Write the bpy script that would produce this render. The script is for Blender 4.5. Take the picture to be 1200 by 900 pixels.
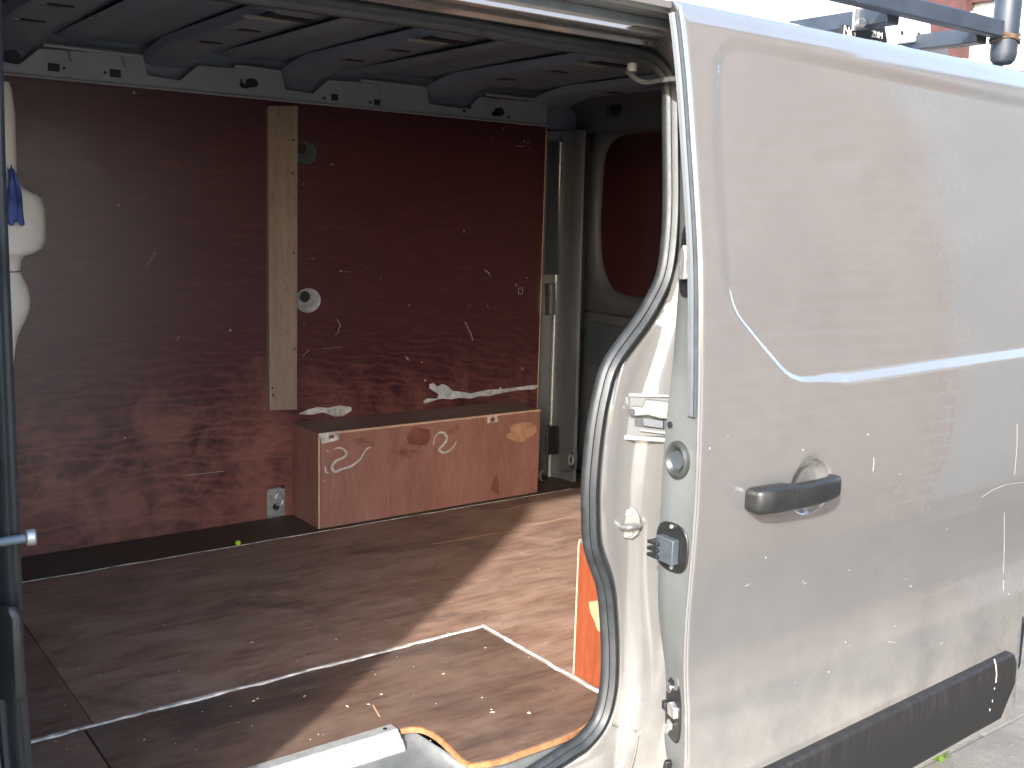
import bpy, bmesh, math, random
import numpy as np
from mathutils import Vector, Matrix, noise
random.seed(7)
for o in list(bpy.data.objects): bpy.data.objects.remove(o)
sc = bpy.context.scene
COL = sc.collection

# ---------------------------------------------------------------- camera
F_PX, YAW, PITCH, ROLL = 1230.0, .642, -.160, .029
CAM = np.array((0., -1.418, .977))
def _axes():
    cy, sy = math.cos(YAW), math.sin(YAW)
    f = np.array((sy*math.cos(PITCH), cy*math.cos(PITCH), math.sin(PITCH)))
    r = np.array((cy, -sy, 0.)); u = np.cross(r, f)
    return (math.cos(ROLL)*r+math.sin(ROLL)*u, -math.sin(ROLL)*r+math.cos(ROLL)*u, f)
AR, AU, AF = _axes()
cam = bpy.data.cameras.new('camera'); cam.sensor_width = 36; cam.lens = F_PX/1200*36
cam.clip_start = .02; cam.clip_end = 2000
camo = bpy.data.objects.new('camera', cam); COL.objects.link(camo)
camo.matrix_world = Matrix(((AR[0], AU[0], -AF[0], CAM[0]), (AR[1], AU[1], -AF[1], CAM[1]),
                            (AR[2], AU[2], -AF[2], CAM[2]), (0, 0, 0, 1)))
sc.camera = camo

# ---------------------------------------------------------------- light
SUN_EL = math.radians(29); SUN_TO = (-.823, -.568)      # horizontal direction towards the sun
L = Vector((SUN_TO[0]*math.cos(SUN_EL), SUN_TO[1]*math.cos(SUN_EL), math.sin(SUN_EL))).normalized()
w = bpy.data.worlds.new('World'); sc.world = w; w.use_nodes = True
nt = w.node_tree; bg = nt.nodes['Background']
sky = nt.nodes.new('ShaderNodeTexSky'); sky.sky_type = 'NISHITA'; sky.sun_disc = False; sky.dust_density = 2.0; sky.ozone_density = 1.0
sky.sun_elevation = SUN_EL; sky.sun_rotation = math.atan2(SUN_TO[0], SUN_TO[1])
nt.links.new(sky.outputs[0], bg.inputs[0]); bg.inputs[1].default_value = .15
sun = bpy.data.lights.new('sun', 'SUN'); sun.energy = 2.0; sun.angle = math.radians(1.4); sun.color = (1, .985, .965)
suno = bpy.data.objects.new('sun', sun); COL.objects.link(suno)
suno.rotation_euler = L.to_track_quat('Z', 'Y').to_euler()
sc.view_settings.view_transform = 'Standard'; sc.view_settings.look = 'None'
sc.view_settings.exposure = 2.5; sc.view_settings.gamma = 1

# ---------------------------------------------------------------- pixel -> world (used to place real points on real surfaces)
def ray(px, py): return AF*F_PX+AR*(px-600)-AU*(py-450)
def un(px, py, **k):
    d = ray(px, py); (ax, v), = k.items(); i = 'xyz'.index(ax)
    return CAM+d*((v-CAM[i])/d[i])
_SZ = [-.30, -.12, .016, .11, .152, .203, .276, .355, .484, .646, .776, .918, 1.113, 1.225, 1.336, 1.38]
_SY = [-.236, -.233, -.228, -.2225, -.2165, -.2115, -.2095, -.2120, -.2155, -.2115, -.2035, -.191, -.160, -.140, -.113, -.092]
def S(z):                                  # outer surface of the open sliding door
    i = max(1, min(len(_SZ)-3, int(np.searchsorted(_SZ, z))-1))
    x0, x1, x2, x3 = _SZ[i-1:i+3]; y0, y1, y2, y3 = _SY[i-1:i+3]
    t = (z-x1)/(x2-x1); h = x2-x1
    if t < -.2 or t > 1.2: return float(np.interp(z, _SZ, _SY))
    m1 = (y2-y0)/(x2-x0)*h; m2 = (y3-y1)/(x3-x1)*h
    return (2*t**3-3*t*t+1)*y1+(t**3-2*t*t+t)*m1+(-2*t**3+3*t*t)*y2+(t**3-t*t)*m2
def onS(px, py, off=0.):                   # point of the curved plane y = S(z)+off seen at a pixel
    y = -.2+off
    for _ in range(12):
        p = un(px, py, y=y); y = S(max(-.3, min(1.38, p[2])))+off
    return p
AP = .215                                  # aperture plane lies this far inside the open door
SK = .095                                  # body skin beside the door

# ---------------------------------------------------------------- materials
def srgb(*c): return tuple((v/12.92 if v <= .04045 else ((v+.055)/1.055)**2.4) for v in c)+(1,)
class NT:
    def __init__(s, name):
        s.m = bpy.data.materials.new(name); s.m.use_nodes = True; s.t = s.m.node_tree
        s.b = s.t.nodes['Principled BSDF']; s.c = None
    def n(s, t, **k):
        o = s.t.nodes.new(t)
        for a, v in k.items():
            if hasattr(o, a) and a not in o.inputs: setattr(o, a, v)
        return o
    def ln(s, a, b): s.t.links.new(a, b)
    def coord(s, scale=(1, 1, 1), rot=(0, 0, 0)):
        tc = s.n('ShaderNodeTexCoord'); mp = s.n('ShaderNodeMapping')
        mp.inputs['Scale'].default_value = scale; mp.inputs['Rotation'].default_value = rot
        s.ln(tc.outputs['Object'], mp.inputs['Vector']); return mp.outputs[0]
    def noise(s, vec, scale=5, detail=4, rough=.6, dist=0.):
        o = s.n('ShaderNodeTexNoise'); o.inputs['Scale'].default_value = scale; o.inputs['Detail'].default_value = detail
        o.inputs['Roughness'].default_value = rough; o.inputs['Distortion'].default_value = dist
        s.ln(vec, o.inputs['Vector']); return o.outputs['Fac']
    def ramp(s, fac, stops):
        o = s.n('ShaderNodeValToRGB'); e = o.color_ramp.elements
        while len(e) < len(stops): e.new(.5)
        for el, (p, c) in zip(e, stops):
            el.position = p; el.color = c if len(c) == 4 else tuple(c)+(1,)
        s.ln(fac, o.inputs[0]); return o.outputs[0]
    def mix(s, fac, a, b, mode='MIX'):
        o = s.n('ShaderNodeMix'); o.data_type = 'RGBA'; o.blend_type = mode
        for i, v in ((0, fac), (6, a), (7, b)):
            if hasattr(v, 'is_linked'): s.ln(v, o.inputs[i])
            else: o.inputs[i].default_value = v if i == 0 or len(v) == 4 else tuple(v)+(1,)
        return o.outputs[2]
    def math(s, op, a, b=0.):
        o = s.n('ShaderNodeMath'); o.operation = op
        for i, v in enumerate((a, b)):
            if hasattr(v, 'is_linked'): s.ln(v, o.inputs[i])
            else: o.inputs[i].default_value = v
        return o.outputs[0]
    def bump(s, h, strength=.3, dist=.002):
        o = s.n('ShaderNodeBump'); o.inputs['Strength'].default_value = strength; o.inputs['Distance'].default_value = dist
        s.ln(h, o.inputs['Height']); s.ln(o.outputs[0], s.b.inputs['Normal'])
    def set(s, **k):
        for a, v in k.items():
            i = s.b.inputs[a.replace('_', ' ')]
            if hasattr(v, 'is_linked'): s.ln(v, i)
            else: i.default_value = v if not isinstance(v, tuple) or len(v) == 4 else v+(1,)
        return s.m
def plain(name, col, rough=.5, metal=0., var=.25, scale=14, bump=.0, coat=0.):
    n = NT(name); v = n.coord()
    f = n.noise(v, scale, 5, .65)
    c = n.ramp(f, [(.3, tuple(x*(1-var) for x in col[:3])), (.7, tuple(min(1, x*(1+var*.5)) for x in col[:3]))])
    r = n.math('MULTIPLY_ADD', f, .25); r.node.inputs[2].default_value = max(.02, rough-.12)
    n.set(Base_Color=c, Roughness=r, Metallic=metal)
    if coat: n.set(Coat_Weight=coat, Coat_Roughness=.05)
    if bump: n.bump(n.noise(v, scale*6, 3), bump, .001)
    return n.m
def paint():
    n = NT('silver_paint'); v = n.coord()
    big = n.noise(v, 2.2, 4, .6); fine = n.noise(v, 900, 1, .5)
    dust = n.noise(n.coord((1, 1, 1)), 7, 6, .7)
    geo = n.n('ShaderNodeNewGeometry'); sx = n.n('ShaderNodeSeparateXYZ'); n.ln(geo.outputs['Position'], sx.inputs[0])
    low = n.n('ShaderNodeMapRange'); n.ln(sx.outputs['Z'], low.inputs[0])
    low.inputs[1].default_value = -.1; low.inputs[2].default_value = .22; low.inputs[3].default_value = .75; low.inputs[4].default_value = .12
    dirt = n.math('MULTIPLY', n.math('SUBTRACT', n.math('MULTIPLY', dust, 1.7), .35), low.outputs[0])
    c = n.mix(fine, (.190, .188, .184), (.240, .238, .234))
    c = n.mix(n.math('MULTIPLY', dirt, .8), c, (.42, .39, .34))
    n.set(Base_Color=c, Metallic=n.math('SUBTRACT', .55, n.math('MULTIPLY', dirt, .3)),
          Roughness=n.math('ADD', n.math('MULTIPLY', dirt, .2), .075),
          Coat_Weight=n.math('SUBTRACT', 1., n.math('MULTIPLY', dirt, .6)), Coat_Roughness=n.math('ADD', n.math('MULTIPLY', dirt, .10), .028), Coat_IOR=1.6)
    n.bump(n.noise(v, 1.1, 1, .5), .012, .01)
    return n.m
PAINT = paint()
def dull_paint():
    n = NT('dull_interior_paint'); v = n.coord(); f = n.noise(v, 6, 5, .65); g = n.noise(v, 60, 4, .7)
    c = n.ramp(f, [(.3, (.25, .255, .25)), (.7, (.36, .36, .34))])
    c = n.mix(n.math('MULTIPLY', g, .35), c, (.25, .22, .18))
    n.set(Base_Color=c, Metallic=.85, Roughness=n.math('ADD', n.math('MULTIPLY', f, .2), .25)); n.bump(g, .06, .001)
    return n.m
DULL = dull_paint()
def wood(name, dark, mid, light, rough=.4, rot=(0, 0, 0), stretch=(1.2, 12, 12), swirl=.6, bump=.25, scale=3., wear=None, gloss_var=.2, spec=.5):
    n = NT(name); v = n.coord(stretch, rot); v1 = n.coord((1, 1, 1))
    a = n.noise(v, scale, 8, .62, swirl); b = n.noise(v, scale*7, 5, .7, .3); cl = n.noise(v1, 2.3, 4, .6)
    f = n.math('ADD', n.math('MULTIPLY', a, .6), n.math('MULTIPLY', b, .4))
    c = n.ramp(f, [(.34, dark), (.5, mid), (.66, light)])
    c = n.mix(n.ramp(cl, [(.35, (0, 0, 0)), (.7, (.6, .6, .6))]), c, n.ramp(b, [(.35, mid), (.7, light)]))
    if wear:
        sc_ = n.noise(n.coord(wear[1]), 4, 6, .75, .4)
        c = n.mix(n.ramp(sc_, [(.58, (0, 0, 0)), (.70, (.85, .85, .85))]), c, wear[0])
    n.set(Base_Color=c, Roughness=n.math('ADD', n.math('MULTIPLY', cl, gloss_var), rough-.1), Specular_IOR_Level=spec)
    n.bump(f, bump, .0015)
    return n.m
def wall_ply():
    n = NT('film_faced_plywood'); v1 = n.coord((1, 1, 1))
    # long horizontal grain that breaks into swirls low down on the left of the sheet
    wv = n.n('ShaderNodeTexWave'); wv.wave_type = 'RINGS'; wv.rings_direction = 'SPHERICAL'
    mp = n.coord((1.0, 1, 2.6)); 
    sub = n.n('ShaderNodeVectorMath'); sub.operation = 'SUBTRACT'; n.ln(mp, sub.inputs[0]); sub.inputs[1].default_value = (.9, 0, -.65)
    n.ln(sub.outputs[0], wv.inputs['Vector'])
    wv.inputs['Scale'].default_value = 5.5; wv.inputs['Distortion'].default_value = 14; wv.inputs['Detail'].default_value = 4
    wv.inputs['Detail Scale'].default_value = .9; wv.inputs['Detail Roughness'].default_value = .6
    gr = n.noise(n.coord((1.6, 1, 26)), 5, 7, .65, .5); fib = n.noise(n.coord((4, 1, 110)), 5, 4, .7, .2)
    sp = n.noise(v1, 2.4, 4, .6); sm = n.noise(v1, 7, 6, .7, .6)
    geo = n.n('ShaderNodeTexCoord'); sx = n.n('ShaderNodeSeparateXYZ'); n.ln(geo.outputs['Object'], sx.inputs[0])
    mz = n.n('ShaderNodeMapRange'); n.ln(sx.outputs['Z'], mz.inputs[0])
    mz.inputs[1].default_value = .75; mz.inputs[2].default_value = .1; mz.inputs[3].default_value = 0; mz.inputs[4].default_value = 1; mz.interpolation_type = 'SMOOTHSTEP'
    wz = n.math('MULTIPLY', mz.outputs[0], n.math('ADD', .35, sp))
    g = n.mix(wz, gr, wv.outputs['Fac'])
    g = n.math('ADD', n.math('MULTIPLY', g, .65), n.math('MULTIPLY', fib, .35))
    c = n.ramp(g, [(.15, (.034, .0115, .0165)), (.5, (.060, .0175, .0205)), (.9, (.155, .047, .041))])
    # rubbed patches where the film has worn thin
    c = n.mix(n.ramp(n.math('MULTIPLY', sm, n.math('ADD', .6, n.math('MULTIPLY', mz.outputs[0], .75))), [(.45, (0, 0, 0)), (.80, (.65, .65, .65))]), c, (.26, .10, .07))
    n.set(Base_Color=c, Roughness=n.math('ADD', n.math('MULTIPLY', sm, .3), .24), Specular_IOR_Level=.55)
    n.bump(g, .16, .001)
    return n.m
PLYWALL = wall_ply()
def floor_mat(name, k=1., seed=0.):
    n = NT(name); v1 = n.coord((1, 1, 1))
    mp = n.n('ShaderNodeMapping'); mp.inputs['Location'].default_value = (seed, seed*1.7, seed); n.ln(v1, mp.inputs[0]); v1 = mp.outputs[0]
    def sv(s):
        m2 = n.n('ShaderNodeMapping'); m2.inputs['Scale'].default_value = s; n.ln(v1, m2.inputs[0]); return m2.outputs[0]
    gr = n.noise(sv((1.5, 17, 1)), 4, 8, .72, .6); bl = n.noise(sv((1.4, 2.0, 1)), 2.4, 6, .68, .9); sc1 = n.noise(sv((3, 11, 1)), 2.4, 7, .78, 1.6)
    sp = n.noise(v1, 160, 2, .6); dr = n.noise(sv((1, 2.5, 1)), 5, 6, .7, .5)
    c = n.ramp(gr, [(.3, (.070*k, .039*k, .030*k)), (.55, (.128*k, .074*k, .051*k)), (.75, (.178*k, .121*k, .089*k))])
    c = n.mix(n.ramp(dr, [(.4, (0, 0, 0)), (.7, (.8, .8, .8))]), c, (.20*k, .135*k, .10*k))        # dried dust
    c = n.mix(n.ramp(bl, [(.52, (0, 0, 0)), (.72, (.75, .75, .75))]), c, (.045, .033, .03))         # grey black rubbed dirt
    c = n.mix(n.ramp(sc1, [(.66, (0, 0, 0)), (.71, (.85, .85, .85))]), c, (.022, .018, .018))       # dark scuffs
    c = n.mix(n.ramp(sp, [(.72, (0, 0, 0)), (.78, (.5, .5, .5))]), c, (.40, .34, .28))              # grit
    n.set(Base_Color=c, Roughness=n.math('ADD', n.math('MULTIPLY', dr, .35), .42), Specular_IOR_Level=.4)
    n.bump(n.math('ADD', gr, n.math('MULTIPLY', sp, .5)), .3, .0015)
    return n.m
FLOOR = floor_mat('worn_plywood_floor', 1.55); FLOOR2 = floor_mat('dirty_plywood_step', .74, 3.3); FLOOR3 = floor_mat('dark_plywood_offcut', 1.0, 6.1)
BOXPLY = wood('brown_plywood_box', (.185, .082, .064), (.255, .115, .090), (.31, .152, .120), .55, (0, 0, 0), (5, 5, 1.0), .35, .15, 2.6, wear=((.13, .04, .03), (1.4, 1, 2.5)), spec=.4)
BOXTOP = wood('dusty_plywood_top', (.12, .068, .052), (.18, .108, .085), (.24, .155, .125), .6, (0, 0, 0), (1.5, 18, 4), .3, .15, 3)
ORANGE = wood('orange_plywood', (.105, .023, .010), (.165, .039, .016), (.225, .064, .026), .38, (0, 0, 0), (14, 14, 1.3), .35, .2, 3)
PLYEDGE = plain('raw_plywood_edge', (.50, .27, .13), .7, 0, .4, 60)
PALEEDGE = plain('pale_plywood_edge', (.62, .42, .27), .7, 0, .35, 70)
TORN = plain('torn_pale_plywood', (.44, .235, .14), .75, 0, .35, 40, .3)
BATTEN = wood('planed_pine', (.16, .112, .08), (.23, .165, .118), (.30, .222, .163), .55, (0, 0, 0), (16, 16, 1.0), .25, .2, 2.5, wear=((.14, .085, .05), (9, 1, 5)), spec=.35)
FILLER = plain('grey_white_filler', (.56, .52, .47), .8, 0, .7, 28, .4)
CHALK = plain('white_paint_pen', (.50, .47, .43), .8, 0, .45, 90)
NICK = plain('pale_scratch', (.30, .26, .25), .7, 0, .3, 60)
SCAR = plain('grey_torn_film', (.50, .50, .53), .75, 0, .45, 60, .5)
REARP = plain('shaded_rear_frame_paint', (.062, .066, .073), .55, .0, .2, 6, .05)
SILLP = plain('worn_sill_paint', (.15, .158, .16), .3, .3, .3, 14, .15)
RECESS = plain('grey_recess_paint', (.20, .215, .215), .45, 0, .15, 12)
CUTEDGE = plain('brown_cut_ply_edge', (.30, .135, .055), .75, 0, .45, 60)
RUBBER = plain('grey_rubber', (.019, .022, .025), .5, 0, .35, 40, .2)
RUBBERB = plain('bluish_rubber', (.045, .055, .065), .5, 0, .3, 30, .2)
BLACKP = plain('black_plastic', (.013, .014, .0145), .38, 0, .3, 20, .12)
def trim_mat():
    n = NT('textured_black_trim'); v = n.coord(); f = n.noise(v, 420, 2, .6); d = n.noise(n.coord((34, 1, 2.5)), 5, 6, .75)
    g = n.n('ShaderNodeTexCoord'); sx = n.n('ShaderNodeSeparateXYZ'); n.ln(g.outputs['Object'], sx.inputs[0])
    mr = n.n('ShaderNodeMapRange'); n.ln(sx.outputs['Z'], mr.inputs[0]); mr.inputs[1].default_value = -.12; mr.inputs[2].default_value = -.05
    c = n.mix(n.math('MULTIPLY', n.ramp(d, [(.45, (0, 0, 0)), (.65, (.6, .6, .6))]), mr.outputs[0]), (.007, .0075, .008), (.03, .028, .027))
    n.set(Base_Color=c, Roughness=.55); n.bump(f, .35, .0008); return n.m
TRIM = trim_mat()
DARK = plain('dark_cavity', (.010, .011, .014), .6, 0, .2, 20)
ROOFM = plain('grey_roof_metal', (.20, .235, .29), .42, .15, .12, 4)
PILLAR = plain('shaded_pillar_paint', (.12, .15, .18), .42, .2, .2, 8, .05)  # blue shade of the unlit pillar put into its colour
ALU = plain('brushed_aluminium', (.40, .40, .385), .42, .45, .25, 50, .15)
CHROME = plain('bright_zinc', (.70, .70, .68), .25, .95, .2, 30)
STEEL = plain('zinc_plate', (.46, .46, .45), .42, .7, .35, 60, .1)
CREAM = plain('cream_plastic', (.80, .76, .71), .42, 0, .06, 6)
BLUE = plain('blue_cloth', (.09, .13, .42), .75, 0, .35, 22, .4)
RACKM = plain('blue_grey_painted_steel', (.032, .042, .058), .42, .2, .3, 12, .1)
WHITEP = plain('white_bracket_paint', (.74, .73, .70), .5, 0, .12, 20)
RUSTM = plain('rusty_tie', (.10, .06, .035), .8, 0, .5, 60, .3)
LEAF = plain('weed_leaf', (.10, .19, .025), .55, 0, .4, 40)
RENDERW = plain('white_render', (.55, .54, .52), .85, 0, .15, 8, .3)
TILE = plain('dark_red_clay_tile', (.07, .024, .022), .75, 0, .45, 4, .3)
MORTAR = plain('pale_mortar', (.55, .50, .45), .9, 0, .2, 20, .3)
GREYR = plain('grey_render', (.40, .39, .37), .85, 0, .12, 4, .3)
def brick_mat():
    n = NT('red_brick'); oi = n.n('ShaderNodeObjectInfo'); v = n.coord((3.5, 3.5, 9)); f = n.noise(v, 1.3, 2, .5); g = n.noise(n.coord(), 40, 4, .7)
    c = n.ramp(f, [(.3, (.28, .115, .08)), (.5, (.37, .165, .12)), (.7, (.45, .22, .165))]); c = n.mix(n.math('MULTIPLY', g, .3), c, (.28, .12, .09))
    n.set(Base_Color=c, Roughness=.85); n.bump(g, .4, .003); return n.m
BRICK = brick_mat()
def slab_mat():
    n = NT('concrete_paving'); v = n.coord(); a = n.noise(v, 3, 6, .7); g = n.noise(v, 120, 3, .75); p = n.noise(v, 32, 4, .7)
    c = n.ramp(a, [(.3, (.105, .10, .088)), (.7, (.20, .19, .165))]); c = n.mix(n.ramp(g, [(.5, (0, 0, 0)), (.7, (.6, .6, .6))]), c, (.08, .07, .06))
    c = n.mix(n.ramp(p, [(.58, (0, 0, 0)), (.72, (.5, .5, .5))]), c, (.30, .285, .25))
    n.set(Base_Color=c, Roughness=.9); n.bump(n.math('ADD', g, p), .7, .004); return n.m
SLAB = slab_mat()
EARTH = plain('sandy_ground', (.28, .26, .22), .95, 0, .35, 6, .5)
def glass_mat():
    n = NT('window_glass'); tr = n.n('ShaderNodeBsdfTransparent'); gl = n.n('ShaderNodeBsdfGlossy'); gl.inputs['Roughness'].default_value = .02
    fr = n.n('ShaderNodeFresnel'); fr.inputs[0].default_value = 1.45; mx = n.n('ShaderNodeMixShader'); tr.inputs[0].default_value = (.86, .92, .90, 1)
    n.ln(fr.outputs[0], mx.inputs[0]); n.ln(tr.outputs[0], mx.inputs[1]); n.ln(gl.outputs[0], mx.inputs[2])
    n.ln(mx.outputs[0], n.t.nodes['Material Output'].inputs[0]); return n.m
GLASS = glass_mat()

# ---------------------------------------------------------------- mesh helpers
def finish(name, me, mat, parent=None, smooth=False, bevel=0., seg=2, ang=35):
    me.materials.append(mat)
    if smooth:
        me.polygons.foreach_set('use_smooth', [True]*len(me.polygons)); me.set_sharp_from_angle(angle=math.radians(ang))
    o = bpy.data.objects.new(name, me); COL.objects.link(o)
    if parent: o.parent = parent
    if bevel:
        b = o.modifiers.new('bevel', 'BEVEL'); b.width = bevel; b.segments = seg; b.limit_method = 'ANGLE'; b.angle_limit = math.radians(30)
        me.polygons.foreach_set('use_smooth', [True]*len(me.polygons)); me.set_sharp_from_angle(angle=math.radians(ang))
    return o
def raw(name, vs, fs, mat, parent=None, smooth=False, bevel=0., fix=True, ang=35):
    me = bpy.data.meshes.new(name); me.from_pydata([tuple(float(c) for c in v) for v in vs], [], fs)
    if fix:
        bm = bmesh.new(); bm.from_mesh(me); bmesh.ops.remove_doubles(bm, verts=bm.verts, dist=1e-6)
        bmesh.ops.recalc_face_normals(bm, faces=bm.faces); bm.to_mesh(me); bm.free()
    return finish(name, me, mat, parent, smooth, bevel, ang=ang)
def box(name, x, y, z, mat, parent=None, bevel=0.):
    vs = [(a, b, c) for a in x for b in y for c in z]
    return raw(name, vs, [(0, 1, 3, 2), (4, 6, 7, 5), (0, 4, 5, 1), (2, 3, 7, 6), (0, 2, 6, 4), (1, 5, 7, 3)], mat, parent, bevel=bevel)
def prism(name, poly, o, u, v, n, mat, parent=None, bevel=0., smooth=False):
    """polygon (a,b) in the frame o+a*u+b*v, extruded by the vector n"""
    o, u, v, n = (np.array(q, float) for q in (o, u, v, n)); k = len(poly)
    a = [o+p[0]*u+p[1]*v for p in poly]; b = [p+n for p in a]
    fs = [tuple(range(k)), tuple(range(2*k-1, k-1, -1))]+[(i, (i+1) % k, k+(i+1) % k, k+i) for i in range(k)]
    return raw(name, a+b, fs, mat, parent, bevel=bevel, smooth=smooth)
def cyl(name, c, ax, r, h, mat, parent=None, seg=20, r2=None, bevel=0.):
    ax = Vector(ax).normalized(); u = ax.orthogonal().normalized(); v = ax.cross(u); r2 = r if r2 is None else r2
    vs = []
    for k, (rr, t) in enumerate(((r, 0), (r2, h))):
        for i in range(seg):
            a = 2*math.pi*i/seg; vs.append(Vector(c)+ax*t+(u*math.cos(a)+v*math.sin(a))*rr)
    fs = [tuple(range(seg))[::-1], tuple(range(seg, 2*seg))]+[(i, (i+1) % seg, seg+(i+1) % seg, seg+i) for i in range(seg)]
    return raw(name, vs, fs, mat, parent, smooth=True, bevel=bevel)
def lathe(name, c, ax, prof, mat, parent=None, seg=28, sx=1., up=None):
    """prof: (radius, height) along ax"""
    ax = Vector(ax).normalized(); v = (Vector(up)-ax*Vector(up).dot(ax)).normalized() if up else ax.orthogonal().normalized(); u = v.cross(ax)
    vs, fs = [], []; n = len(prof)
    for r, h in prof:
        for i in range(seg):
            a = 2*math.pi*i/seg; vs.append(Vector(c)+ax*h+(u*math.cos(a)*sx+v*math.sin(a))*r)
    for k in range(n-1):
        for i in range(seg): fs.append((k*seg+i, k*seg+(i+1) % seg, (k+1)*seg+(i+1) % seg, (k+1)*seg+i))
    fs.append(tuple(range(seg))[::-1]); fs.append(tuple(range((n-1)*seg, n*seg)))
    return raw(name, vs, fs, mat, parent, smooth=True, ang=50)
def crom(P, m=6, closed=False):
    P = [np.array(p, float) for p in P]; n = len(P); out = []
    for i in range(n if closed else n-1):
        g = (lambda j: P[j % n]) if closed else (lambda j: P[max(0, min(n-1, j))])
        p0, p1, p2, p3 = g(i-1), g(i), g(i+1), g(i+2)
        for k in range(m):
            t = k/m; out.append(.5*((2*p1)+(-p0+p2)*t+(2*p0-5*p1+4*p2-p3)*t*t+(-p0+3*p1-3*p2+p3)*t**3))
    if not closed: out.append(P[-1])
    return out
def sweep(name, path, prof, mat, parent=None, ref=(0, -1, 0), closed=False, smooth=True, caps=True, ang=40, scale=None):
    """closed profile (a,b): a along ref x tangent, b along ref"""
    P = [Vector(p) for p in path]; n = len(P); k = len(prof); vs, fs = [], []; R = Vector(ref)
    for i, p in enumerate(P):
        t = (P[(i+1) % n]-P[i-1]) if closed else (P[min(n-1, i+1)]-P[max(0, i-1)])
        t.normalize(); a = R.cross(t).normalized(); b = t.cross(a).normalized(); s = scale[i] if scale else 1
        for q in prof: vs.append(p+a*q[0]*s+b*q[1]*s)
    for i in range(n if closed else n-1):
        j = (i+1) % n
        for q in range(k): fs.append((i*k+q, i*k+(q+1) % k, j*k+(q+1) % k, j*k+q))
    if not closed and caps: fs += [tuple(range(k))[::-1], tuple(range((n-1)*k, n*k))]
    return raw(name, vs, fs, mat, parent, smooth=smooth, ang=ang)
def circ(r, k=10, sx=1.): return [(r*sx*math.cos(2*math.pi*i/k), r*math.sin(2*math.pi*i/k)) for i in range(k)]
def tube(name, pts, r, mat, parent=None, k=10, ref=None, closed=False):
    if ref is None:
        d = Vector(pts[-1])-Vector(pts[0]); ref = (0, 0, 1) if abs(d.normalized().z) < .8 else (0, 1, 0)
    return sweep(name, pts, circ(r, k), mat, parent, ref, closed)
def loft(name, rows, mat, parent=None, smooth=True, ang=40, thick=0., fix=True):
    m = len(rows[0]); vs = [p for r in rows for p in r]; fs = []
    for i in range(len(rows)-1):
        for j in range(m-1): fs.append((i*m+j, i*m+j+1, (i+1)*m+j+1, (i+1)*m+j))
    o = raw(name, vs, fs, mat, parent, smooth=smooth, ang=ang, fix=fix)
    if thick:
        s = o.modifiers.new('solid', 'SOLIDIFY'); s.thickness = thick; s.offset = 0
    return o
def blob(c, r, n=22, jag=.35, sx=1., seed=0):
    rnd = random.Random(seed); return [(c[0]+r*sx*(1-jag*rnd.random())*math.cos(2*math.pi*i/n), c[1]+r*(1-jag*rnd.random())*math.sin(2*math.pi*i/n)) for i in range(n)]
def ribbon(name, pts, w, mat, parent, th=.0015, up=(0, 0, 1), jag=.3, seed=0, m=1):
    """uneven flat bead laid along pts on a surface with normal up"""
    rnd = random.Random(seed); P = [Vector(p) for p in pts]; U = Vector(up); rows = []; n = len(P)
    for i, p in enumerate(P):
        t = (P[min(n-1, i+1)]-P[max(0, i-1)]).normalized(); a = U.cross(t).normalized(); ww = w[i] if isinstance(w, (list, tuple)) else w
        l = ww*(.5-jag*rnd.random()); r = ww*(.5-jag*rnd.random())
        rows.append([p-a*l, p-a*l*.7+U*th, p+a*r*.7+U*th, p+a*r])
    return loft(name, rows, mat, parent, smooth=False)
def thing(name, label, cat, loc=(0, 0, 0), group=None):
    o = bpy.data.objects.new(name, None); COL.objects.link(o); o.location = loc; o.empty_display_size = .1
    return tag(o, label, cat, group)
def tag(o, label, cat, group=None):
    o['label'] = label; o['category'] = cat
    if group: o['group'] = group
    return o
def part(name, parent):
    o = bpy.data.objects.new(name, None); COL.objects.link(o); o.parent = parent; o.empty_display_size = .05; return o
def lin(a, b, n): return [a+(b-a)*i/(n-1) for i in range(n)]

GZ = -.55                                   # ground level
# ================================================================ VAN
van = thing('van', 'silver panel van with its side door slid open on a plywood lined load bay', 'van')

# ---- door seal path (visible run from the photograph, the rest round the front pillar and sill)
run = [(480, 17), (560, 30), (640, 45), (707, 54), (737, 59), (763, 69), (777, 84), (784, 103), (785, 130), (785.5, 169), (786, 239), (783, 290), (777, 325), (765, 352), (749, 379), (716, 425), (704, 462), (696, 507), (691, 560), (690.5, 600), (693, 640), (707, 683), (712, 727), (713.5, 775), (711, 810), (702, 843), (684, 867), (664, 881)]
vis = [onS(px, py, AP) for px, py in run]
zt = vis[0][2]
def ap(x, z): return np.array((x, S(z)+AP, z))
FPX = .262                                   # front pillar seal centre
fr = [ap(x, z) for x, z in ((1.05, -.052), (.9, -.055), (.6, -.055), (.42, -.05), (.34, -.03), (.280, .04), (.264, .15), (.257, .35), (.258, .58), (.262, .8), (.268, 1.0), (.276, 1.15), (.281, 1.225), (.298, 1.264), (.36, 1.278))]
seal_pts = crom(vis[2:]+fr+vis[:2], 5, True)
SPROF = [(-.020, -.004), (-.021, .006), (-.017, .012), (-.012, .010), (-.008, .012), (-.004, .019), (.002, .021), (.006, .016), (.008, .012), (.012, .0135), (.017, .009), (.019, 0), (.012, -.010), (-.010, -.010)]
SPROF = [(-a, b) for a, b in SPROF]
sweep('door_seal', seal_pts, SPROF, RUBBER, van, ref=(0, -1, 0), closed=True, ang=50)

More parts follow.
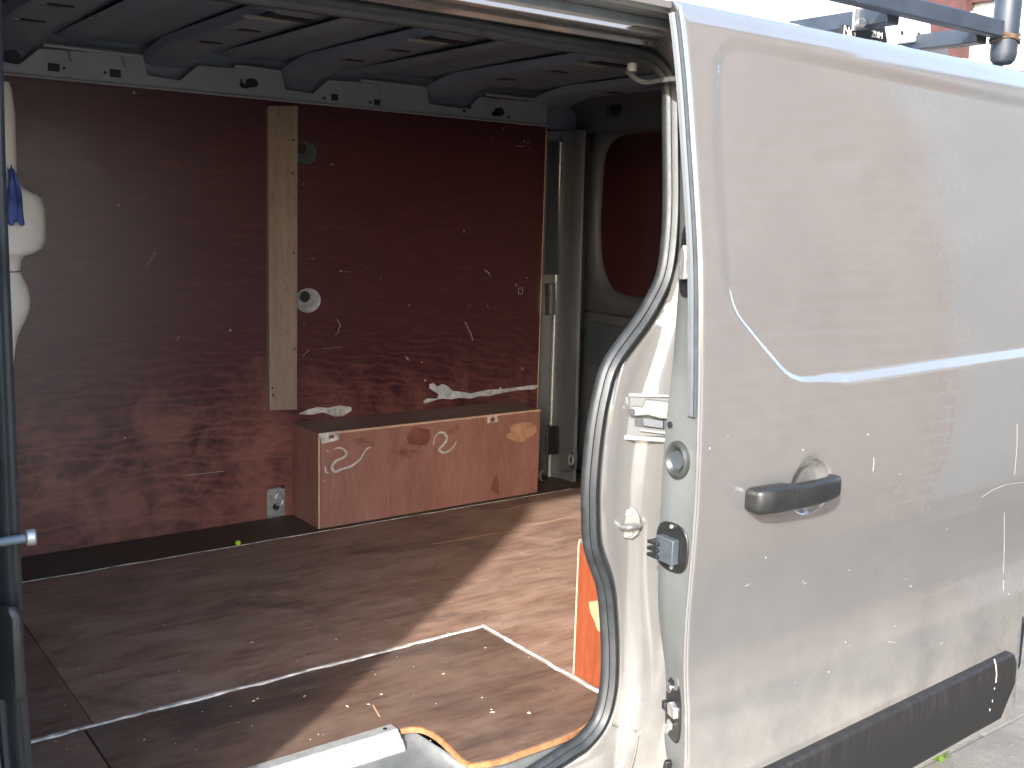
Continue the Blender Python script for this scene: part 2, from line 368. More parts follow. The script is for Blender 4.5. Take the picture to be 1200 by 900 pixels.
# ---- rear door jamb and rear quarter skin
seal_out = crom([onS(px, py, AP-.004) for px, py in [(793, 103), (796, 140), (797.5, 170), (798, 239), (794, 296), (788, 320), (778, 355), (764, 382), (728, 425), (714, 465), (706, 510), (701, 540), (700, 587), (705, 640), (718, 683), (722, 727), (723.5, 779), (719, 825), (709, 852), (689, 877), (669, 893)]], 5)
crease = crom([onS(px, py, AP-.012) for px, py in [(797, 90), (800, 170), (801, 239), (796, 300), (787, 340), (776, 385), (762, 433), (751, 470), (745, 520), (741, 560), (739, 600), (738, 680), (738, 740), (736, 800), (726, 860), (718, 900)]], 5)
def by_z(C, z):
    A = sorted([(p[2], p[0]) for p in C]); return float(np.interp(z, [a for a, _ in A], [b for _, b in A]))
so = sorted([(p[2], p[0]) for p in seal_out])
def seal_x(z):
    zl, xl = so[0]
    if z < zl: return max(.30, xl-(zl-z)*14)
    return float(np.interp(z, [a for a, _ in so], [b for _, b in so]))
rows = []
for z in sorted(set([-.30, -.2, -.14, -.10, -.08, -.07]+list(np.linspace(-.06, 1.235, 70)))):
    xs = seal_x(z)-.012; xc = max(by_z(crease, z), xs+.02); yA = S(z)+AP; yk = S(z)+SK
    if z < -.02: xc = by_z(crease, -.02)-(-.02-z)*.12
    xo = xc+.034
    r = [(xs, yA+.004, z), (xs+.010, yA-.006, z), (xs+(xc-xs)*.55, yA-.010, z), (xc-.010, yA-.013, z), (xc, yA-.020, z), (xc+.008, yA-.034, z),
         (xc+.018, yA-.062, z), (xo-.006, yk+.030, z), (xo+.002, yk+.008, z), (xo+.014, yk, z), (xo+.05, yk, z), (1.75, yk, z), (2.2, yk, z), (2.62, yk+.004, z), (2.70, yk+.03, z), (2.73, yk+.08, z)]
    rows.append(r)
jamb = loft('rear_quarter', rows, PAINT, van, ang=60)

# ---- header over the opening: lip, door track groove, gutter, extruded along the van
HP = [(.074, 1.296), (.060, 1.290), (.048, 1.2905), (.040, 1.296), (.018, 1.296), (-.002, 1.2955), (-.012, 1.299), (-.010, 1.306), (.012, 1.309), (.016, 1.332), (-.026, 1.336), (-.034, 1.342), (-.034, 1.352), (-.022, 1.354), (-.012, 1.358), (.02, 1.370), (.10, 1.394), (.3, 1.435)]
def hdr(x0, x1, n=2):
    return [[(x, y+.0, z+0.*x) for y, z in HP] for x in lin(x0, x1, n)]
loft('header_rail', hdr(-.9, 1.405), PAINT, van, ang=50)
box('door_track', (-.85, 1.40), (.0135, .0155), (1.311, 1.331), RUBBERB, van)
raw('header_inner', [(x, y, z) for x in (-.9, 2.6) for y, z in ((.088, 1.274), (.10, 1.290), (.20, 1.33), (.24, 1.40))], [(0, 1, 5, 4), (1, 2, 6, 5), (2, 3, 7, 6)], DULL, van)
# upper rear corner of the opening
ci = crom([onS(px, py, AP-.004) for px, py in ((725, 45), (742, 49), (760, 56), (775, 68), (787, 86), (795, 106), (798, 132))], 3)
co = crom([onS(px, py, SK+.03) for px, py in ((725, 34), (748, 38), (775, 45), (795, 58), (805, 78), (809, 100), (811, 135))], 3)
cr = [[p, p*.7+q*.3+np.array((0, .012, 0)), p*.35+q*.65+np.array((0, .010, 0)), q, q+np.array((.01, -.03, .004))] for p, q in zip(ci, co)]
loft('corner_gusset', cr, PAINT, van, ang=60)
loft('roof_side', [[(x, y, z) for y, z in HP[9:]] for x in (1.405, 2.0, 2.73)], PAINT, van, ang=50)
raw('upper_quarter', [(1.40, S(1.235)+SK, 1.235), (2.73, S(1.235)+SK, 1.235), (2.73, .016, 1.332), (1.40, .016, 1.332)], [(0, 1, 2, 3)], PAINT, van)

# ---- roof, far side, rear, floor pan
loft('roof_skin', [[(x, y, 1.435+.02*math.sin(math.pi*(y-.3)/1.15)) for y in lin(.3, 1.45, 9)]+[(x, 1.62, 1.418), (x, 1.72, 1.385), (x, 1.76, 1.33)] for x in (-.55, .4, 1.5, 2.45, 2.68, 2.74)], PAINT, van, ang=60)
loft('far_side_skin', [[(x, 1.76+(.0 if z > 1.2 else .05), z) for z in (-.3, .2, .6, .9, 1.15, 1.33)] for x in (-.05, 2.74)], PAINT, van)
box('floor_pan', (-1.0, 2.68), (.23, 1.74), (-.10, -.014), DULL, van)
box('floor_pan', (1.28, 2.68), (.02, .229), (-.10, -.014), DULL, van)
box('floor_pan', (-1.0, .27), (.02, .229), (-.10, -.014), DULL, van)
box('underbody', (.2, 2.6), (.0, 1.7), (-.16, -.11), DARK, van)
loft('roof_lining', [[(x, y, 1.412+.012*math.sin(math.pi*(y-.2)/1.4)) for y in lin(.2, 1.64, 9)]+[(x, 1.655, 1.395), (x, 1.66, 1.29)] for x in lin(-.5, 2.66, 3)], ROOFM, van)

# roof bows: pressed hat sections across the roof
for bx in (.06, .545, .965, 1.375, 1.885, 2.33):
    wd = .115 if bx < 1.8 else .15
    sec = [(-.006, 1.414), (.004, 1.392), (.020, 1.387), (wd-.02, 1.387), (wd+.0, 1.394), (wd+.045, 1.414)]
    bow = loft('roof_bow', [[(bx+a, y, b-(.0 if y < 1.45 else .014 if y < 1.55 else .03)) for a, b in sec] for y in (.21, .5, 1.0, 1.35, 1.44, 1.54, 1.615)], ROOFM, van, ang=25)
    for y in (.80, 1.02, 1.27):
        w2 = .045 if y < .9 else .020
        prism('bow_slot', [(-w2*1.3, -w2*.5), (w2*1.3, -w2*.5), (w2*1.3, w2*.5), (-w2*1.3, w2*.5)], (bx+wd*.5, y, 1.3867), (1, 0, 0), (0, 1, 0), (0, 0, -.0015), DARK, bow)
        prism('slot_lip', [(-w2*1.3, 0), (w2*1.0, 0), (w2*1.0, w2*.32), (-w2*1.3, w2*.32)], (bx+wd*.5-w2*.7, y+w2*.55, 1.3865), (1, 0, 0), (0, .95, -.3), (0, 0, -.0015), DULL if y > .9 else STEEL, bow)
for rx in (.30, .78, 1.22, 1.66, 2.12):       # shallow stiffening swages between the bows
    loft('roof_swage', [[(rx+a, y, 1.411-b) for a, b in ((-.05, 0), (-.035, .008), (.035, .008), (.05, 0))] for y in lin(.22, 1.6, 4)], ROOFM, van, ang=40)

RAILM = plain('cant_rail_paint', (.27, .28, .30), .42, .15, .15, 5)
# ---- far wall: cant rail with notches for the bows
rail = part('cant_rail', van)
def rp(x, z): return (x, z)
top = [(.2, 1.384)]
for a in (.545, .965, 1.375, 1.885):
    wd = .10 if a < 1.8 else .16
    top += [(a-.005, 1.380), (a+.004, 1.329), (a+wd-.004, 1.324), (a+wd+.046, 1.370)]
top += [(2.385, 1.372)]
poly = [(.2, 1.298), (2.385, 1.293)]+top[::-1]
prism('rail_web', poly, (0, 1.606, 0), (1, 0, 0), (0, 0, 1), (0, .004, 0), RAILM, rail, bevel=.0015)
for a, b in ((.2, .535), (.70, .955), (1.22, 1.363), (1.63, 1.872), (2.11, 2.38)):
    tube('rail_lip', [(a, 1.602, 1.380), (b, 1.602, 1.378)], .0055, RAILM, rail, 8)
tube('rail_foot', [(.2, 1.604, 1.298), (2.38, 1.604, 1.293)], .004, RAILM, rail, 8)
def hole(px, py, w, h, y=1.6055, kind='r', par=None, ax='y'):
    c = un(px, py, y=y); s = np.linalg.norm(c-CAM)/F_PX; w *= s*1.15; h *= s
    if kind == 'c': P = [(w/2*math.cos(q*math.pi/7), h/2*math.sin(q*math.pi/7)) for q in range(14)]
    else: P = [(-w/2, -h/2), (w/2, -h/2), (w/2, h/2), (-w/2, h/2)]
    o = prism('rail_hole', P, c, (1, 0, 0), (0, 0, 1), (0, -.0012, 0), DARK, par or rail); return o
for q in ((63, 79, 10, 8), (135, 86, 10, 8), (392, 114, 7, 7), (442, 120, 7, 6), (550, 126, 4, 3)): hole(*q)
for q in ((17, 67, 12, 14), (75, 80, 3, 3), (123, 85, 3, 3), (283, 98, 4, 4), (283, 94, 2.5, 2.5), (380, 115, 3, 3), (434, 120, 3, 3), (544, 130, 4, 3), (596, 137, 3, 3), (287, 101, 10, 5), (295, 97, 13, 10), (585, 131, 12, 10), (580, 134, 8, 5)): hole(*q, kind='c')
for a, b in ((79, 59), (143, 67), (443, 103), (582, 117), (616, 122)):
    c = un(a, b, y=1.601); tube('rail_clip', [c, c+np.array((.004, -.006, -.012)), c+np.array((.010, .001, -.026))], .0028, RAILM, rail, 6)

# ---- far wall: plywood sheet
wall = part('side_lining', van)
box('plywood_sheet', (-.2, 2.396), (1.627, 1.636), (-.004, 1.30), PLYWALL, wall)
box('sheet_edge', (2.3962, 2.399), (1.6255, 1.636), (0, 1.288), PALEEDGE, wall)
def W(px, py, off=0.): return un(px, py, y=1.627-off)
b0, b1 = W(314, 124, .018), W(349, 124, .018); bb0 = W(316, 481, .018); bb1 = W(348, 480, .018)
prism('batten', [(b0[0], b0[2]), (bb0[0], bb0[2]), (bb1[0], bb1[2]), (b1[0], b1[2])], (0, 1.6268, 0), (1, 0, 0), (0, 0, 1), (0, -.0185, 0), BATTEN, wall, bevel=.001)
for q in ((344, 164), (344, 296), (345, 409), (343, 203), (319, 455), (320, 463)):
    c = un(*q, y=1.608); cyl('screw_hole', c, (0, -1, 0), .0035, .0012, DARK, wall, 10)
for q, r, m in (((361, 352), 13, STEEL), ((357, 179), 12, RUBBERB)):
    c = W(*q); s = np.linalg.norm(c-CAM)/F_PX
    lathe('access_hole', c, (0, -1, 0), [(r*s*.72, .0006), (r*s, .0008), (r*s*1.05, .0014), (r*s*1.09, .0003)], m, wall, sx=1.12, up=(0, 0, 1))
    cyl('access_slot', c+np.array((-.012, -.001, .012)), (0, -1, 0), r*s*.5, .0016, DARK, wall, 16)
# torn and scraped film
def scar(pxs, mat=SCAR, name='scrape', th=.0014, par=None, off=0.): 
    pts = [W(*p, off) for p in pxs]; prism(name, [(p[0], p[2]) for p in pts], (0, 1.6268-off, 0), (1, 0, 0), (0, 0, 1), (0, -th, 0), mat, par or wall)
scar([(496, 470), (500, 467), (512, 467), (514, 462), (503, 455), (503, 450), (508, 449), (512, 453), (518, 450), (524, 452), (530, 458), (540, 459), (552, 461), (570, 457), (585, 456), (586, 453), (588, 456), (612, 453), (618, 452), (629, 451), (631, 453), (626, 456), (608, 457), (595, 459), (580, 462), (574, 464), (562, 464), (550, 467), (538, 466), (529, 468), (519, 467), (512, 468), (503, 471), (497, 473)])
scar([(350, 485), (360, 480), (372, 477), (385, 478), (398, 475), (411, 477), (412, 481), (402, 487), (393, 488), (378, 483), (365, 486)], FILLER)
rnd = random.Random(5)
for i in range(26):                           # small chips and nicks in the film
    px = rnd.choice((rnd.uniform(60, 310), rnd.uniform(352, 628), rnd.uniform(352, 628))); py = rnd.uniform(160, 465) if px > 352 else rnd.uniform(200, 560)
    if 310 < px < 352: continue
    r = rnd.choice((.5, .6, .8, 1.1)); l = rnd.choice((1, 1, 1.5, 3)); a = rnd.uniform(0, 6)
    scar([(px+r*(l*math.cos(a)*math.cos(q)-math.sin(a)*math.sin(q)), py+r*(l*math.sin(a)*math.cos(q)+math.cos(a)*math.sin(q))) for q in (0, 1.2, 2.3, 3.3, 4.4, 5.4)], NICK, 'nick', .0007)
for pl, w_ in (([(545, 377), (549, 386), (552, 391), (554, 399)], 2.4), ([(568, 316), (573, 320), (574, 323)], 2.5), ([(395, 374), (399, 381), (396, 388)], 1.6), ([(217, 557), (245, 554), (262, 552)], 1.1), ([(393, 392), (398, 388)], 1.2), ([(171, 312), (178, 302), (183, 296)], 1), ([(207, 399), (210, 394)], 1.5), ([(604, 171), (612, 172), (615, 171)], 2.2), ([(378, 409), (400, 407)], .8), ([(402, 318), (412, 319)], .9), ([(355, 417), (362, 410)], 1)):
    ribbon('scratch', [W(*p, .0) for p in pl], w_*.0019, NICK, wall, .0006, (0, -1, 0), .25, len(pl)+int(w_*10))
for q in ((157, 109), (384, 137), (590, 151), (621, 175), (613, 221), (292, 596), (356, 381), (313, 421), (270, 387), (617, 326), (605, 334), (430, 316)):
    cyl('screw_head', W(*q), (0, -1, 0), .0035, .0012, CHROME if q[1] > 100 else STEEL, wall, 8)
for dx, dz in ((-1, -1), (1, -1), (1, 1), (-1, 1)):   # little square outline mark
    c = W(610, 341); a = c+np.array((.009*dx, 0, .011*dz)); b = c+np.array((.009*(-dz), 0, .011*dx)); ribbon('square_mark', [a, (a+b)/2, b], .0022, CHALK, wall, .0006, (0, -1, 0), .2, 3)

# ---- wheel arch boxes
def arch(name, y_in, y_out, x0, x1, h, face):
    p = part(name, van); s = 1 if y_out > y_in else -1
    yf = sorted((y_in, y_in+s*.009))
    box('front_panel', (x0+.009, x1), yf, (0.001, h-.006), BOXPLY, p)
    box('end_panel', (x0, x0+.0085), sorted((y_in+s*.003, y_out)), (0.001, h-.006), face, p)
    box('back_panel', (x1-.0095, x1-.001), sorted((y_in+s*.0095, y_out)), (0.001, h-.006), BOXPLY, p)
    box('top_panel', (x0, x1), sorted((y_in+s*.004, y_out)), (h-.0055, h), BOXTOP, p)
    box('top_edge', (x0+.001, x1), sorted((y_in-s*.0005, y_in+s*.0038)), (h-.0058, h-.0003), PALEEDGE, p)
    box('corner_edge', (x0-.0006, x0+.0034), sorted((y_in-s*.0008, y_in+s*.0028)), (.001, h-.006), PALEEDGE, p)
    return p
AX0, AX1, AH, AY = 1.405, 2.262, .302, 1.437
fb = arch('wheel_arch_box', AY, 1.6255, AX0, AX1, AH, BOXPLY)
def B(px, py): return un(px, py, y=AY)
def bpoly(name, pxs, mat, th=.0012):
    P = [B(*p) for p in pxs]; prism(name, [(p[0], p[2]) for p in P], (0, AY-.0002, 0), (1, 0, 0), (0, 0, 1), (0, -th, 0), mat, fb)
bpoly('torn_patch', [(592, 512), (595, 508), (599, 507), (597, 501), (600, 498), (612, 495), (621, 495), (628, 499), (629, 505), (625, 510), (616, 514), (613, 518), (604, 518), (599, 515)], TORN, .0006)
STAIN = plain('dark_red_stain', (.19, .062, .046), .55, 0, .3, 20)
bpoly('worn_stain', [(476, 512), (484, 500), (503, 503), (505, 512), (500, 522), (480, 521)], STAIN, .0004)
bpoly('worn_stain', [(575, 575), (578, 561), (582, 556), (585, 566), (584, 580)], STAIN, .0004)
bpoly('corner_bracket', [(374, 508), (396, 505), (397, 515), (390, 517), (377, 520)], FILLER, .002)
bpoly('edge_bracket', [(571, 488), (582, 486), (583, 494), (579, 495), (571, 496)], FILLER, .002)
bpoly('bracket_slot', [(385, 510), (391, 509), (391, 513), (385, 514)], STAIN, .003)
bpoly('bracket_slot', [(574, 490), (579, 489), (579, 493), (575, 494)], STAIN, .003)
def mark(pts, w_, seed=1):
    P = crom([B(*p) for p in pts], 5); n = len(P); ww = [w_*(.55+.75*math.sin(math.pi*i/(n-1))) for i in range(n)]
    ribbon('painted_mark', P, ww, CHALK, fb, .0008, (0, -1, 0), .12, seed)
mark([(391, 527), (396, 525), (402, 526), (406, 531), (403, 536), (396, 539), (391, 543), (389, 549), (393, 553), (400, 550), (412, 546), (422, 538), (427, 530), (430, 526), (434, 524)], .0075)
mark([(383, 529), (385, 528)], .006, 2); mark([(381, 546), (382, 553), (385, 554)], .005, 3); mark([(380, 563), (381, 564)], .004, 6)
mark([(508, 521), (510, 512), (515, 507), (521, 508), (524, 514), (520, 521), (515, 526), (518, 530), (525, 529), (532, 523), (535, 517)], .0075, 4)
for i in range(26):
    x, z = rnd.uniform(AX0+.02, AX1-.02), rnd.uniform(.02, .28); prism('nick', [(x-.002, z), (x+.002, z+.0006), (x+.0015, z+.003), (x-.001, z+.0025)], (0, AY-.0001, 0), (1, 0, 0), (0, 0, 1), (0, -.0005, 0), TORN, fb)
for pl in ([(405, 540), (418, 570), (420, 610)], [(448, 545), (455, 575), (455, 605)], [(390, 560), (388, 590)], [(545, 555), (540, 575), (541, 590)]):
    ribbon('scratch', crom([B(*p) for p in pl], 4), .0022, TORN, fb, .0004, (0, -1, 0), .3, 5)
nb = arch('wheel_arch_box', .207, -.0, AX0-.002, 2.25, AH, ORANGE)
P = [un(*p, x=AX0-.0021) for p in ((690, 705), (706, 703), (706, 742), (700, 738), (697, 728), (692, 718))]
prism('torn_patch', [(p[1], p[2]) for p in P], (AX0-.0021, 0, 0), (0, 1, 0), (0, 0, 1), (-.0007, 0, 0), plain('pale_torn_ply', (.36, .21, .125), .75, 0, .3, 40), nb)

# lashing plate beside the box
lp = part('lashing_plate', van); c = W(323, 589)
P = [(-.030, -.048), (.030, -.046), (.030, .043), (.022, .050), (-.024, .047), (-.030, .040)]
prism('plate', P, c+np.array((0, -.0005, 0)), (1, 0, 0), (0, 0, 1), (0, -.003, 0), STEEL, lp, bevel=.001)
cyl('plate_hole', c+np.array((.0, -.0034, -.012)), (0, -1, 0), .012, .0014, DARK, lp, 16)
tube('ring', [c+np.array((.008+.013*math.cos(t), -.010, .012+.020*math.sin(t))) for t in lin(0, 6.1, 16)], .0032, STEEL, lp, 8, (0, 1, 0))
cyl('plate_bolt', c+np.array((.022, -.003, .05)), (0, -1, 0), .006, .006, DARK, lp, 8)

# ---- floor boards
floor = part('plywood_floor', van)
def board(name, poly, mat, z=0., th=.012): return prism(name, poly, (0, 0, z), (1, 0, 0), (0, 1, 0), (0, 0, -th), mat, floor, bevel=.0015)
board('floor_board', [(.494, .534), (1.397, .534), (1.397, .06), (1.404, .0), (2.60, .0), (2.60, 1.408), (.494, 1.408)], FLOOR)
board('floor_board', [(-.6, .534), (.4925, .534), (.4925, 1.408), (-.6, 1.408)], FLOOR3)
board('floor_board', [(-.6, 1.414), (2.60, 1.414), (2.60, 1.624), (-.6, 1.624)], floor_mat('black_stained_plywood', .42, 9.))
ce = crom([un(px, py, z=0) for px, py in [(467, 854), (480, 852), (494, 853), (508, 860), (522, 872), (536, 886), (550, 895)]], 4)
edge = [(p[0], p[1]) for p in ce]+[(x, S(0)+AP+.020-.0*x) for x in lin(1.06, 1.20, 4)]+[(1.25, .012), (1.30, .03), (1.36, .055)]
xl = edge[0][0]; yl = edge[0][1]
board('step_board', [(.475, .522)]+[(.475, yl)]+edge+[(1.384, .075), (1.384, .522)], FLOOR2)
board('step_board', [(-.3, .522), (-.3, yl), (.472, yl), (.472, .522)], FLOOR3)
# raw orange ply edge showing along the cut-out
sweep('cut_edge', [(a, b-.003, -.007) for a, b in crom([e+(0,) for e in edge], 3) for _ in (0,)] if False else [(p[0]+.002, p[1]-.003, -.006) for p in crom([e+(0,) for e in edge], 3)], [(-.0025, -.004), (.0025, -.004), (.0025, .0064), (-.0025, .0064)], CUTEDGE, floor, ref=(0, 0, 1))
def strip(name, a, b, w_, seed, n=46, zz=.0005, th=.003, jag=.22, mat=FILLER):
    a, b = np.array(a), np.array(b); rn = random.Random(seed); pts = []
    wv = [w_*(.75+.5*noise.noise(Vector((i*.17, seed, 0)))) for i in range(n)]
    d = (b-a)/np.linalg.norm(b-a); nn = np.array((-d[1], d[0], 0))
    for i in range(n): pts.append(a+(b-a)*i/(n-1)+nn*.004*noise.noise(Vector((i*.21, seed+5, 0)))+np.array((0, 0, zz)))
    return ribbon(name, pts, wv, mat, floor, th, (0, 0, 1), jag, seed)
strip('joint_strip', (.335, .527, 0), (1.385, .528, 0), .017, 1, jag=.32)
strip('joint_strip', (1.391, .533, 0), (1.391, .045, 0), .015, 2, jag=.32)
strip('joint_strip', (.30, 1.411, 0), (2.40, 1.411, 0), .009, 3, 90, .0004, .0012, .3)
for a, b, s in (((505, 638), (598, 622), 1), ((622, 616), (680, 603), 2), ((445, 840), (437, 826), 3), ((580, 600), (630, 588), 7)):
    A, Bq = un(*a, z=0), un(*b, z=0); ribbon('floor_scratch', [A+(Bq-A)*t+np.array((0, 0, .0002)) for t in lin(0, 1, 9)], .004, TORN, floor, .0005, (0, 0, 1), .25, s)
# aluminium step edge
zs = un(460, 852, z=.004); yE = yl-.004; xE = un(462, 852, z=.004)[0]
AP_ = [(.020, .004), (-.004, .005), (-.006, .0035), (-.010, -.002), (-.012, -.0005), (-.020, -.010), (-.022, -.008), (-.034, -.022), (-.034, -.028), (.0, -.028), (.0, 0.), (.020, 0.)]
prism('step_edge_strip', AP_, (xE, yE, .001), (0, 1, 0), (0, 0, 1), (-1.3, 0, 0), ALU, floor)
for q in (-.02, -.30, -.6): cyl('rivet', (xE+q, yE+.008, .0052), (0, 0, 1), .004, .0015, DARK, floor, 10)
# sill and step well of bare painted metal
sw = []
ex_, ey_ = [p[0] for p in edge], [p[1] for p in edge]
for x in lin(.28, 1.22, 60):
    y0 = (float(np.interp(x, ex_, ey_)) if x > xl else yl)-.006
    sw.append([(x, y0+.016, -.0125)]+[(x, y0+(-.006-y0)*t, zz) for t, zz in ((0, -.016), (.08, -.022), (.25, -.031), (.55, -.038), (.85, -.042), (1, -.043))])
loft('step_well', sw, SILLP, van, ang=70)

# ---- rear end inside: corner pillar, rear doors, header
rear = part('rear_frame', van)
XP = 2.47
def R_(px, py, x=XP): return un(px, py, x=x)
def yz(pxs, x): return [(un(*p, x=x)[1], un(*p, x=x)[2]) for p in pxs]
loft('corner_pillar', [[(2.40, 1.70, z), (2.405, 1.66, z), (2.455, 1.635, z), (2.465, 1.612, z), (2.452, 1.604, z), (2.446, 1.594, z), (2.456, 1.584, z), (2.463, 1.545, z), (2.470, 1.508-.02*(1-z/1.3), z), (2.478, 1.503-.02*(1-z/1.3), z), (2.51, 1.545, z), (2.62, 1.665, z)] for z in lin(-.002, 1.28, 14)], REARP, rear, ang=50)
tube('pillar_bead', [(2.444, 1.598, z) for z in lin(.0, 1.24, 10)], .0085, STEEL, rear, 10)
prism('pillar_recess_shade', yz([(638, 165), (655, 165), (655, 322), (638, 322)], 2.43), (2.43, 0, 0), (0, 1, 0), (0, 0, 1), (-.004, 0, 0), RUBBERB, rear, .002)  # raised dark panel standing in for the shade inside a recess
prism('pillar_opening', yz([(638, 266), (653, 266), (653, 321), (638, 321)], 2.433), (2.433, 0, 0), (0, 1, 0), (0, 0, 1), (-.006, 0, 0), DARK, rear)
prism('pillar_slot', yz([(640, 332), (651, 332), (651, 369), (640, 369)], 2.431), (2.431, 0, 0), (0, 1, 0), (0, 0, 1), (-.006, 0, 0), RUBBERB, rear)
prism('slot_bar', yz([(643, 333), (647, 333), (647, 368), (643, 368)], 2.424), (2.424, 0, 0), (0, 1, 0), (0, 0, 1), (-.004, 0, 0), CHROME, rear)
prism('pillar_opening', yz([(642, 499), (654, 499), (654, 532), (641, 533)], 2.433), (2.433, 0, 0), (0, 1, 0), (0, 0, 1), (-.006, 0, 0), DARK, rear)
prism('slot_bar', yz([(640, 498), (642, 498), (642, 534), (640, 534)], 2.426), (2.426, 0, 0), (0, 1, 0), (0, 0, 1), (-.004, 0, 0), CHROME, rear)
P = yz([(661, 527), (677, 525), (678, 535), (676, 551), (661, 552)], 2.462)
prism('anchor_plate', P, (2.462, 0, 0), (0, 1, 0), (0, 0, 1), (-.02, 0, 0), REARP, rear, bevel=.004)
ca = un(671, 540, x=2.44)
prism('anchor_hole', [(-.010, -.030), (.008, -.030), (.014, -.012), (.012, .026), (.0, .032), (-.010, .02)], ca, (0, 1, 0), (0, 0, 1), (-.003, 0, 0), DARK, rear)
tube('anchor_ring', [ca+np.array((-.008, .012*math.cos(t), .005+.018*math.sin(t))) for t in lin(0, 6.1, 14)], .004, STEEL, rear, 8, (1, 0, 0))
for q in ((674, 339), (674, 360), (674, 381), (674, 434), (674, 480), (674, 485), (673, 317), (661, 308), (653, 434), (646, 375)):
    c = un(*q, x=2.461 if q[0] > 665 else 2.428); cyl('pillar_hole', c, (-.7, -.7, 0), .0035, .012, DARK, rear, 8)
cq = un(634, 566, x=2.37); cyl('floor_bolt', cq, (0, 0, 1), .009, .012, CHROME, rear, 8); tube('floor_hook', [cq, cq+np.array((.0, .01, .03)), cq+np.array((.012, .01, .045))], .005, STEEL, rear, 8, (0, 1, 0))
# rear door shut face with rounded window aperture lined in plywood
rd = part('rear_door', van); XD = 2.60
ow = crom([(y, z, 0) for y, z in [(1.555, 1.18), (1.53, 1.235), (1.46, 1.27), (1.30, 1.275), (1.10, 1.275), (.97, 1.27), (.925, 1.22), (.92, 1.0), (.925, .80), (.96, .72), (1.05, .70), (1.30, .697), (1.44, .705), (1.50, .74), (1.545, .82), (1.56, .95), (1.56, 1.08)]], 4, True)
n_ = len(ow); oc = (1.24, .98)
def ring(s, x, k=0.): return [(x, oc[0]+(p[0]-oc[0])*s+math.copysign(k, p[0]-oc[0]), oc[1]+(p[1]-oc[1])*s+math.copysign(k, p[1]-oc[1])) for p in ow]
rr = [ring(1.0, XD+.030), ring(1.0, XD+.016), ring(1.045, XD+.002), ring(1.09, XD-.006), ring(1.17, XD-.006)]
rows_ = []
outer = []
for p in ow:
    a = math.atan2(p[1]-oc[1], p[0]-oc[0]); outer.append(p)
rows_ = [r+[r[0]] for r in rr]
loft('window_surround', rows_, REARP, rd, ang=60)
prism('plywood_infill', [(p[0], p[1]) for p in ow], (XD+.020, 0, 0), (0, 1, 0), (0, 0, 1), (.006, 0, 0), plain('dark_window_plywood', (.042, .012, .014), .4, 0, .3, 5), rd)
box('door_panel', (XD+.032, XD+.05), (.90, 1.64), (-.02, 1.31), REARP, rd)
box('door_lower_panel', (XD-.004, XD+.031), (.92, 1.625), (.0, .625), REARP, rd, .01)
tube('shut_edge', [(XD-.004, 1.627, z) for z in lin(.05, 1.27, 8)], .009, REARP, rd, 8)
prism('latch_pad', [(y, z) for y, z in ((1.60, .43), (1.61, .56), (1.585, .592), (1.38, .585), (1.30, .55), (1.31, .42))], (XD-.005, 0, 0), (0, 1, 0), (0, 0, 1), (-.008, 0, 0), RUBBERB, rd, bevel=.004)
cyl('latch_knob', (XD-.012, 1.60, .535), (-1, 0, 0), .012, .02, BLACKP, rd, 12)
box('door_panel', (XD+.02, XD+.05), (.10, .895), (-.02, 1.31), REARP, rd)
box('door_skin', (XD+.06, XD+.14), (.02, 1.74), (-.12, 1.36), PAINT, rd, .02)
box('shut_gap', (2.55, XD-.01), (1.632, 1.70), (0, 1.27), DARK, rd)
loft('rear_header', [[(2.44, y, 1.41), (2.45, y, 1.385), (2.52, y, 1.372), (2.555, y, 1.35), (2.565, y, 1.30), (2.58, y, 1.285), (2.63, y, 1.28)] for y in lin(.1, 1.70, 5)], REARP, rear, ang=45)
for q, r in (((720, 127), .026), ((655, 136), .03)):
    c = un(*q, x=2.528); cyl('header_hole', c+np.array((.012, 0, 0)), (-1, 0, 0), r, .012, DARK, rear, 18)
cq = un(711, 128, x=2.525); tube('header_bead', [cq+np.array((0, 0, .035)), cq+np.array((0, .006, 0)), cq+np.array((0, -.004, -.03))], .005, REARP, rear, 8)
box('near_side_lining', (1.52, 2.58), (.11, .119), (.0, 1.27), PLYWALL, van)

# ---- front pillar of the opening
fp = part('front_pillar', van); rows = []
for z in lin(-.12, 1.27, 26):
    yA = S(max(z, -.1))+AP; yk = S(max(z, -.1))+SK
    e = by_z([(p[0], 0, p[2]) for p in fr[5:14]], max(.03, min(1.2, z)))-.018
    rows.append([(.10, yk, z), (e-.03, yk, z), (e-.019, yk+.010, z), (e-.017, yk+.04, z), (e-.016, yA-.03, z), (e-.008, yA-.008, z), (e+.002, yA-.003, z), (e+.010, yA+.012, z), (e+.004, yA+.05, z), (.10, yA+.07, z)])
loft('pillar_skin', [r[2:] for r in rows], PILLAR, fp, ang=55)
loft('pillar_outer', [r[:3] for r in rows], PAINT, fp, ang=55)
cs = onS(26, 631, AP-.02)
tube('striker_pin', [cs+np.array((-.10, -.012, .002)), cs+np.array((.012, 0, 0))], .006, PILLAR, fp, 10)
cyl('striker_head', cs+np.array((.004, 0, 0)), (1, -.1, 0), .0105, .012, STEEL, fp, 14, bevel=.002)
cs2 = onS(-14, 302, AP-.06); prism('pillar_switch', [(-.012, -.03), (.012, -.03), (.012, .03), (-.012, .03)], cs2, (.3, -.9, 0), (0, 0, 1), (.008, .003, 0), STEEL, fp, .003)
cs3 = onS(2, 768, AP-.05); prism('pillar_buffer', [(-.02, -.06), (.016, -.065), (.022, -.05), (.022, .05), (.014, .065), (-.02, .06)], cs3, (.75, -.66, 0), (0, 0, 1), (.012, .012, 0), BLACKP, fp, .006)

